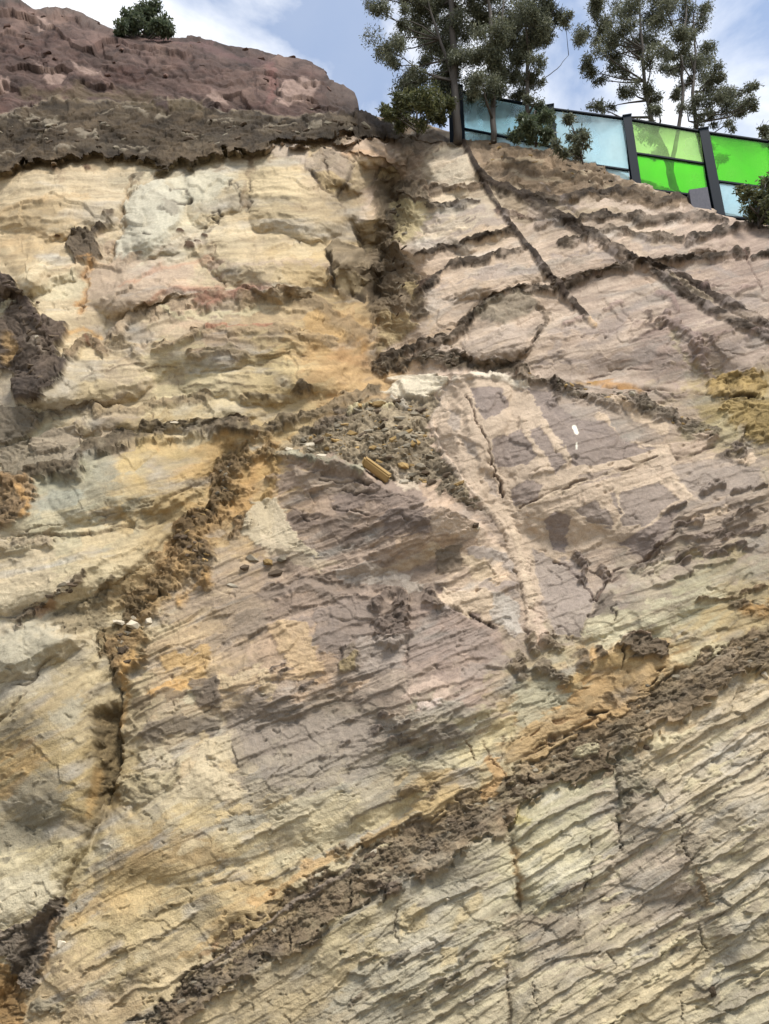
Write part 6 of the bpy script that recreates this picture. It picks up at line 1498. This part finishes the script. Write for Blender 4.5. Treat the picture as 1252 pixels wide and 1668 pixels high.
# stones one can pick out, each a thing
def stone(px, py, size, kind, label, group=None, st=(1, 1, 1), roll=None, shape=None, name='stone'):
    o = link(name, HULLS[kind][shape if shape is not None else rr.randrange(6)])
    place(o, px, py, size, 0.3, st=st, roll=roll)
    tag(o, label, 'stone', group)
    return o
# long tan slab: its own bevelled block
bm = bmesh.new(); bmesh.ops.create_cube(bm, size=1.0)
for v in bm.verts: v.co = Vector((v.co.x * 2.0, v.co.y * 0.85 + 0.12 * v.co.x, v.co.z * 0.55)) * (0.8 + 0.4 * rr.random())
bmesh.ops.bevel(bm, geom=list(bm.edges), offset=0.10, segments=2, affect='EDGES')
me = bpy.data.meshes.new('stone_slab'); bm.to_mesh(me); bm.free()
o = link('stone_slab', me, M['stone_tan']); place(o, 605, 777, 27, 0.1, roll=-0.72)
tag(o, 'long tan stone slab perched at the lower edge of the scree bench', 'stone')
stone(656, 789, 10, 'stone_white', 'pale block lying beside the right end of the long tan slab', st=(1.1, .9, .8))
stone(664, 779, 6, 'stone_white', 'small pale chip above the pale block by the long tan slab')
stone(222, 1027, 15, 'stone_white', 'largest of the cream stones perched on the brown fault rubble', st=(1.1, .9, .8), shape=1)
stone(196, 1020, 11, 'stone_white', 'flat cream stone left of the largest cream stone on the fault rubble', st=(1.3, .7, .6))
stone(243, 1015, 10, 'stone_white', 'cream stone right of the largest cream stone on the fault rubble')
stone(218, 1010, 8, 'stone_white', 'small cream stone just above the largest cream stone')
stone(378, 955, 8, 'stone_white', 'pale flake at the top edge of the mauve beds near the ochre', st=(1.7, .6, .5), roll=-.4)
stone(608, 1388, 7, 'stone_white', 'white pebble on the upper edge of the dark shale seam')
stone(765, 1632, 9, 'stone_white', 'pale stone on the bottom ledge left of the long vertical joint', st=(1.3, .9, .6))
stone(728, 1465, 5, 'stone_white', 'tiny pale chip under the dark shale seam near the vertical joint')
stone(775, 862, 7, 'stone_white', 'pale pebble among clods below the scree bench')
stone(772, 858, 9, 'stone_dark', 'brown clod touching the pale pebble below the scree bench')
stone(64, 563, 5, 'stone_white', 'white chip on the dark knobbly mass at the left edge')
stone(1242, 1098, 9, 'stone_white', 'pale stone at the right end under the dark shale seam')
stone(60, 668, 7, 'stone_white', 'white chip at the left bench top', st=(1.6, .6, .5))
stone(285, 697, 6, 'stone_white', 'white chip on the brown ledge left of the dark knob', st=(1.5, .6, .5))
stone(100, 1538, 9, 'stone_white', 'pale stone wedged in the shale lumps of the lower left corner')
stone(428, 1130, 5, 'stone_white', 'tiny white chip at the foot of the cream step in the mauve beds')
stone(1050, 662, 8, 'stone_white', 'curved pale flake in the debris under the ochre parting', st=(1.6, .6, .5), roll=-.3)
stone(1026, 650, 7, 'stone_white', 'pale chip on the debris left of the curved pale flake')
stone(412, 912, 13, 'stone', 'grey stone leading the row of stones below the fault', st=(1.2, .8, .7))
stone(436, 920, 12, 'stone_tan', 'tan stone in the middle of the row below the fault', st=(1.1, .8, .7))
stone(458, 914, 10, 'stone', 'grey stone at the right end of the row below the fault', st=(1.3, .8, .6))
stone(448, 936, 13, 'stone_dark', 'dark stone under the row of stones below the fault', st=(1.2, .8, .7))
stone(398, 928, 10, 'stone_dark', 'dark stone left of the row of stones below the fault')
stone(505, 726, 9, 'stone_white', 'pale flat chip on the grey slab ledge of the scree', st=(1.5, .8, .5))
stone(524, 741, 10, 'stone_white', 'pale chip lying near the middle of the grey slab ledge', st=(1.6, .8, .5))
stone(470, 733, 9, 'stone_white', 'pale chip at the left end of the grey slab ledge', st=(1.4, .8, .5))
stone(1158, 1618, 11, 'stone_dark', 'brown stone on the beds in the lower right corner', st=(.7, 1.4, .7))
# rubble on the scree bench: small stones of one kind
cnt = 0
poly = [(462, 733), (530, 690), (600, 658), (660, 655), (706, 656), (696, 706), (712, 744), (748, 788), (780, 818), (712, 794), (650, 776), (600, 762), (540, 744)]
pa = np.array(poly)
while cnt < 230:
    x, y = rr.uniform(455, 790), rr.uniform(652, 825)
    if inside(poly, np.array([x], F32), np.array([y], F32))[0] < 2: continue
    k = rr.choice(['stone', 'stone', 'stone', 'stone_dark', 'stone_tan', 'stone_tan'])
    stone(x, y, rr.choice([2, 2.5, 2.5, 3, 3, 3.5, 4, 4.5, 6, 8, 11]), k, 'small loose stone among the rubble on the scree bench', 'loose stones on the scree bench', (rr.uniform(.9, 1.5), rr.uniform(.6, 1), rr.uniform(.5, .9)))
    cnt += 1
# broken pieces standing out of the seams: parts of the seam they belong to
def pieces(pts, w, count, host, kinds, sizes, name='rock_piece'):
    par = PART_OBJ.get(host)
    if par is None: return
    seg = [(pts[q][:2], pts[q + 1][:2]) for q in range(len(pts) - 1)]
    le = [math.dist(a, b) for a, b in seg]
    for _ in range(count):
        (a, b) = rr.choices(seg, le)[0]; t = rr.random(); e = rr.gauss(0, .5) * w
        d = math.dist(a, b) + 1e-6
        x = a[0] + (b[0] - a[0]) * t - (b[1] - a[1]) / d * e; y = a[1] + (b[1] - a[1]) * t + (b[0] - a[0]) / d * e
        if not (-10 < x < 1262 and y < 1690): continue
        o = link(name, HULLS[rr.choice(kinds)][rr.randrange(6)])
        place(o, x, y, rr.uniform(*sizes), 0.45, st=(rr.uniform(.9, 1.5), rr.uniform(.7, 1), rr.uniform(.5, .9)))
        mw = o.matrix_world.copy(); o.parent = par; o.matrix_world = mw
D2 = ['stone_dark', 'stone_dark', 'stone']
pieces(SE, 34, 130, 'shale_seam', D2, (3, 8))
pieces([(850, 616), (920, 634), (1030, 652), (1090, 680), (1158, 708)], 12, 40, 'parting_debris', ['stone', 'stone_dark', 'stone_tan'], (3, 6))
pieces([(640, 310), (650, 380), (630, 430), (650, 480), (640, 520)], 26, 30, 'gully_rubble', D2, (4, 9))
pieces([(375, 760), (355, 820)], 9, 10, 'fault_rubble#1', D2, (4, 7))
pieces([(340, 838), (305, 870), (325, 920)], 14, 18, 'fault_rubble#2', ['stone_dark', 'stone_tan', 'stone_dark'], (4, 9))
pieces([(140, 938), (60, 1000)], 8, 12, 'fault_rubble#4', D2, (4, 8))
pieces([(200, 1030), (210, 1090)], 16, 10, 'fault_rubble#5', D2, (5, 10))
pieces([(0, 470), (60, 530), (60, 640)], 26, 24, 'ironstone_mass', ['stone_dark'], (5, 10))
pieces([(0, 215), (160, 220), (300, 225), (450, 215), (600, 205)], 22, 60, 'shale_layer', D2, (4, 9))
pieces([(622, 592), (690, 562), (748, 536), (820, 478), (900, 470), (1030, 432)], 7, 30, 'ironstone_ridge#5', ['stone_dark'], (3, 6))
pieces([(620, 600), (700, 585), (830, 602)], 12, 26, 'ironstone_ridge#13', ['stone_dark', 'stone_dark', 'stone'], (3, 7))
pieces([(0, 70), (120, 90), (260, 110), (400, 125), (540, 160)], 40, 24, 'red_sandstone_cap', ['stone_red'], (3, 9))
pieces([(0, 20), (150, 40), (300, 64), (440, 92), (530, 118)], 8, 14, 'red_sandstone_cap', ['stone_red'], (3, 7))
pieces([(780, 250), (880, 270), (1000, 300), (1090, 322)], 22, 40, 'soil_slope', ['stone_dark', 'stone', 'stone_tan'], (2.5, 6))
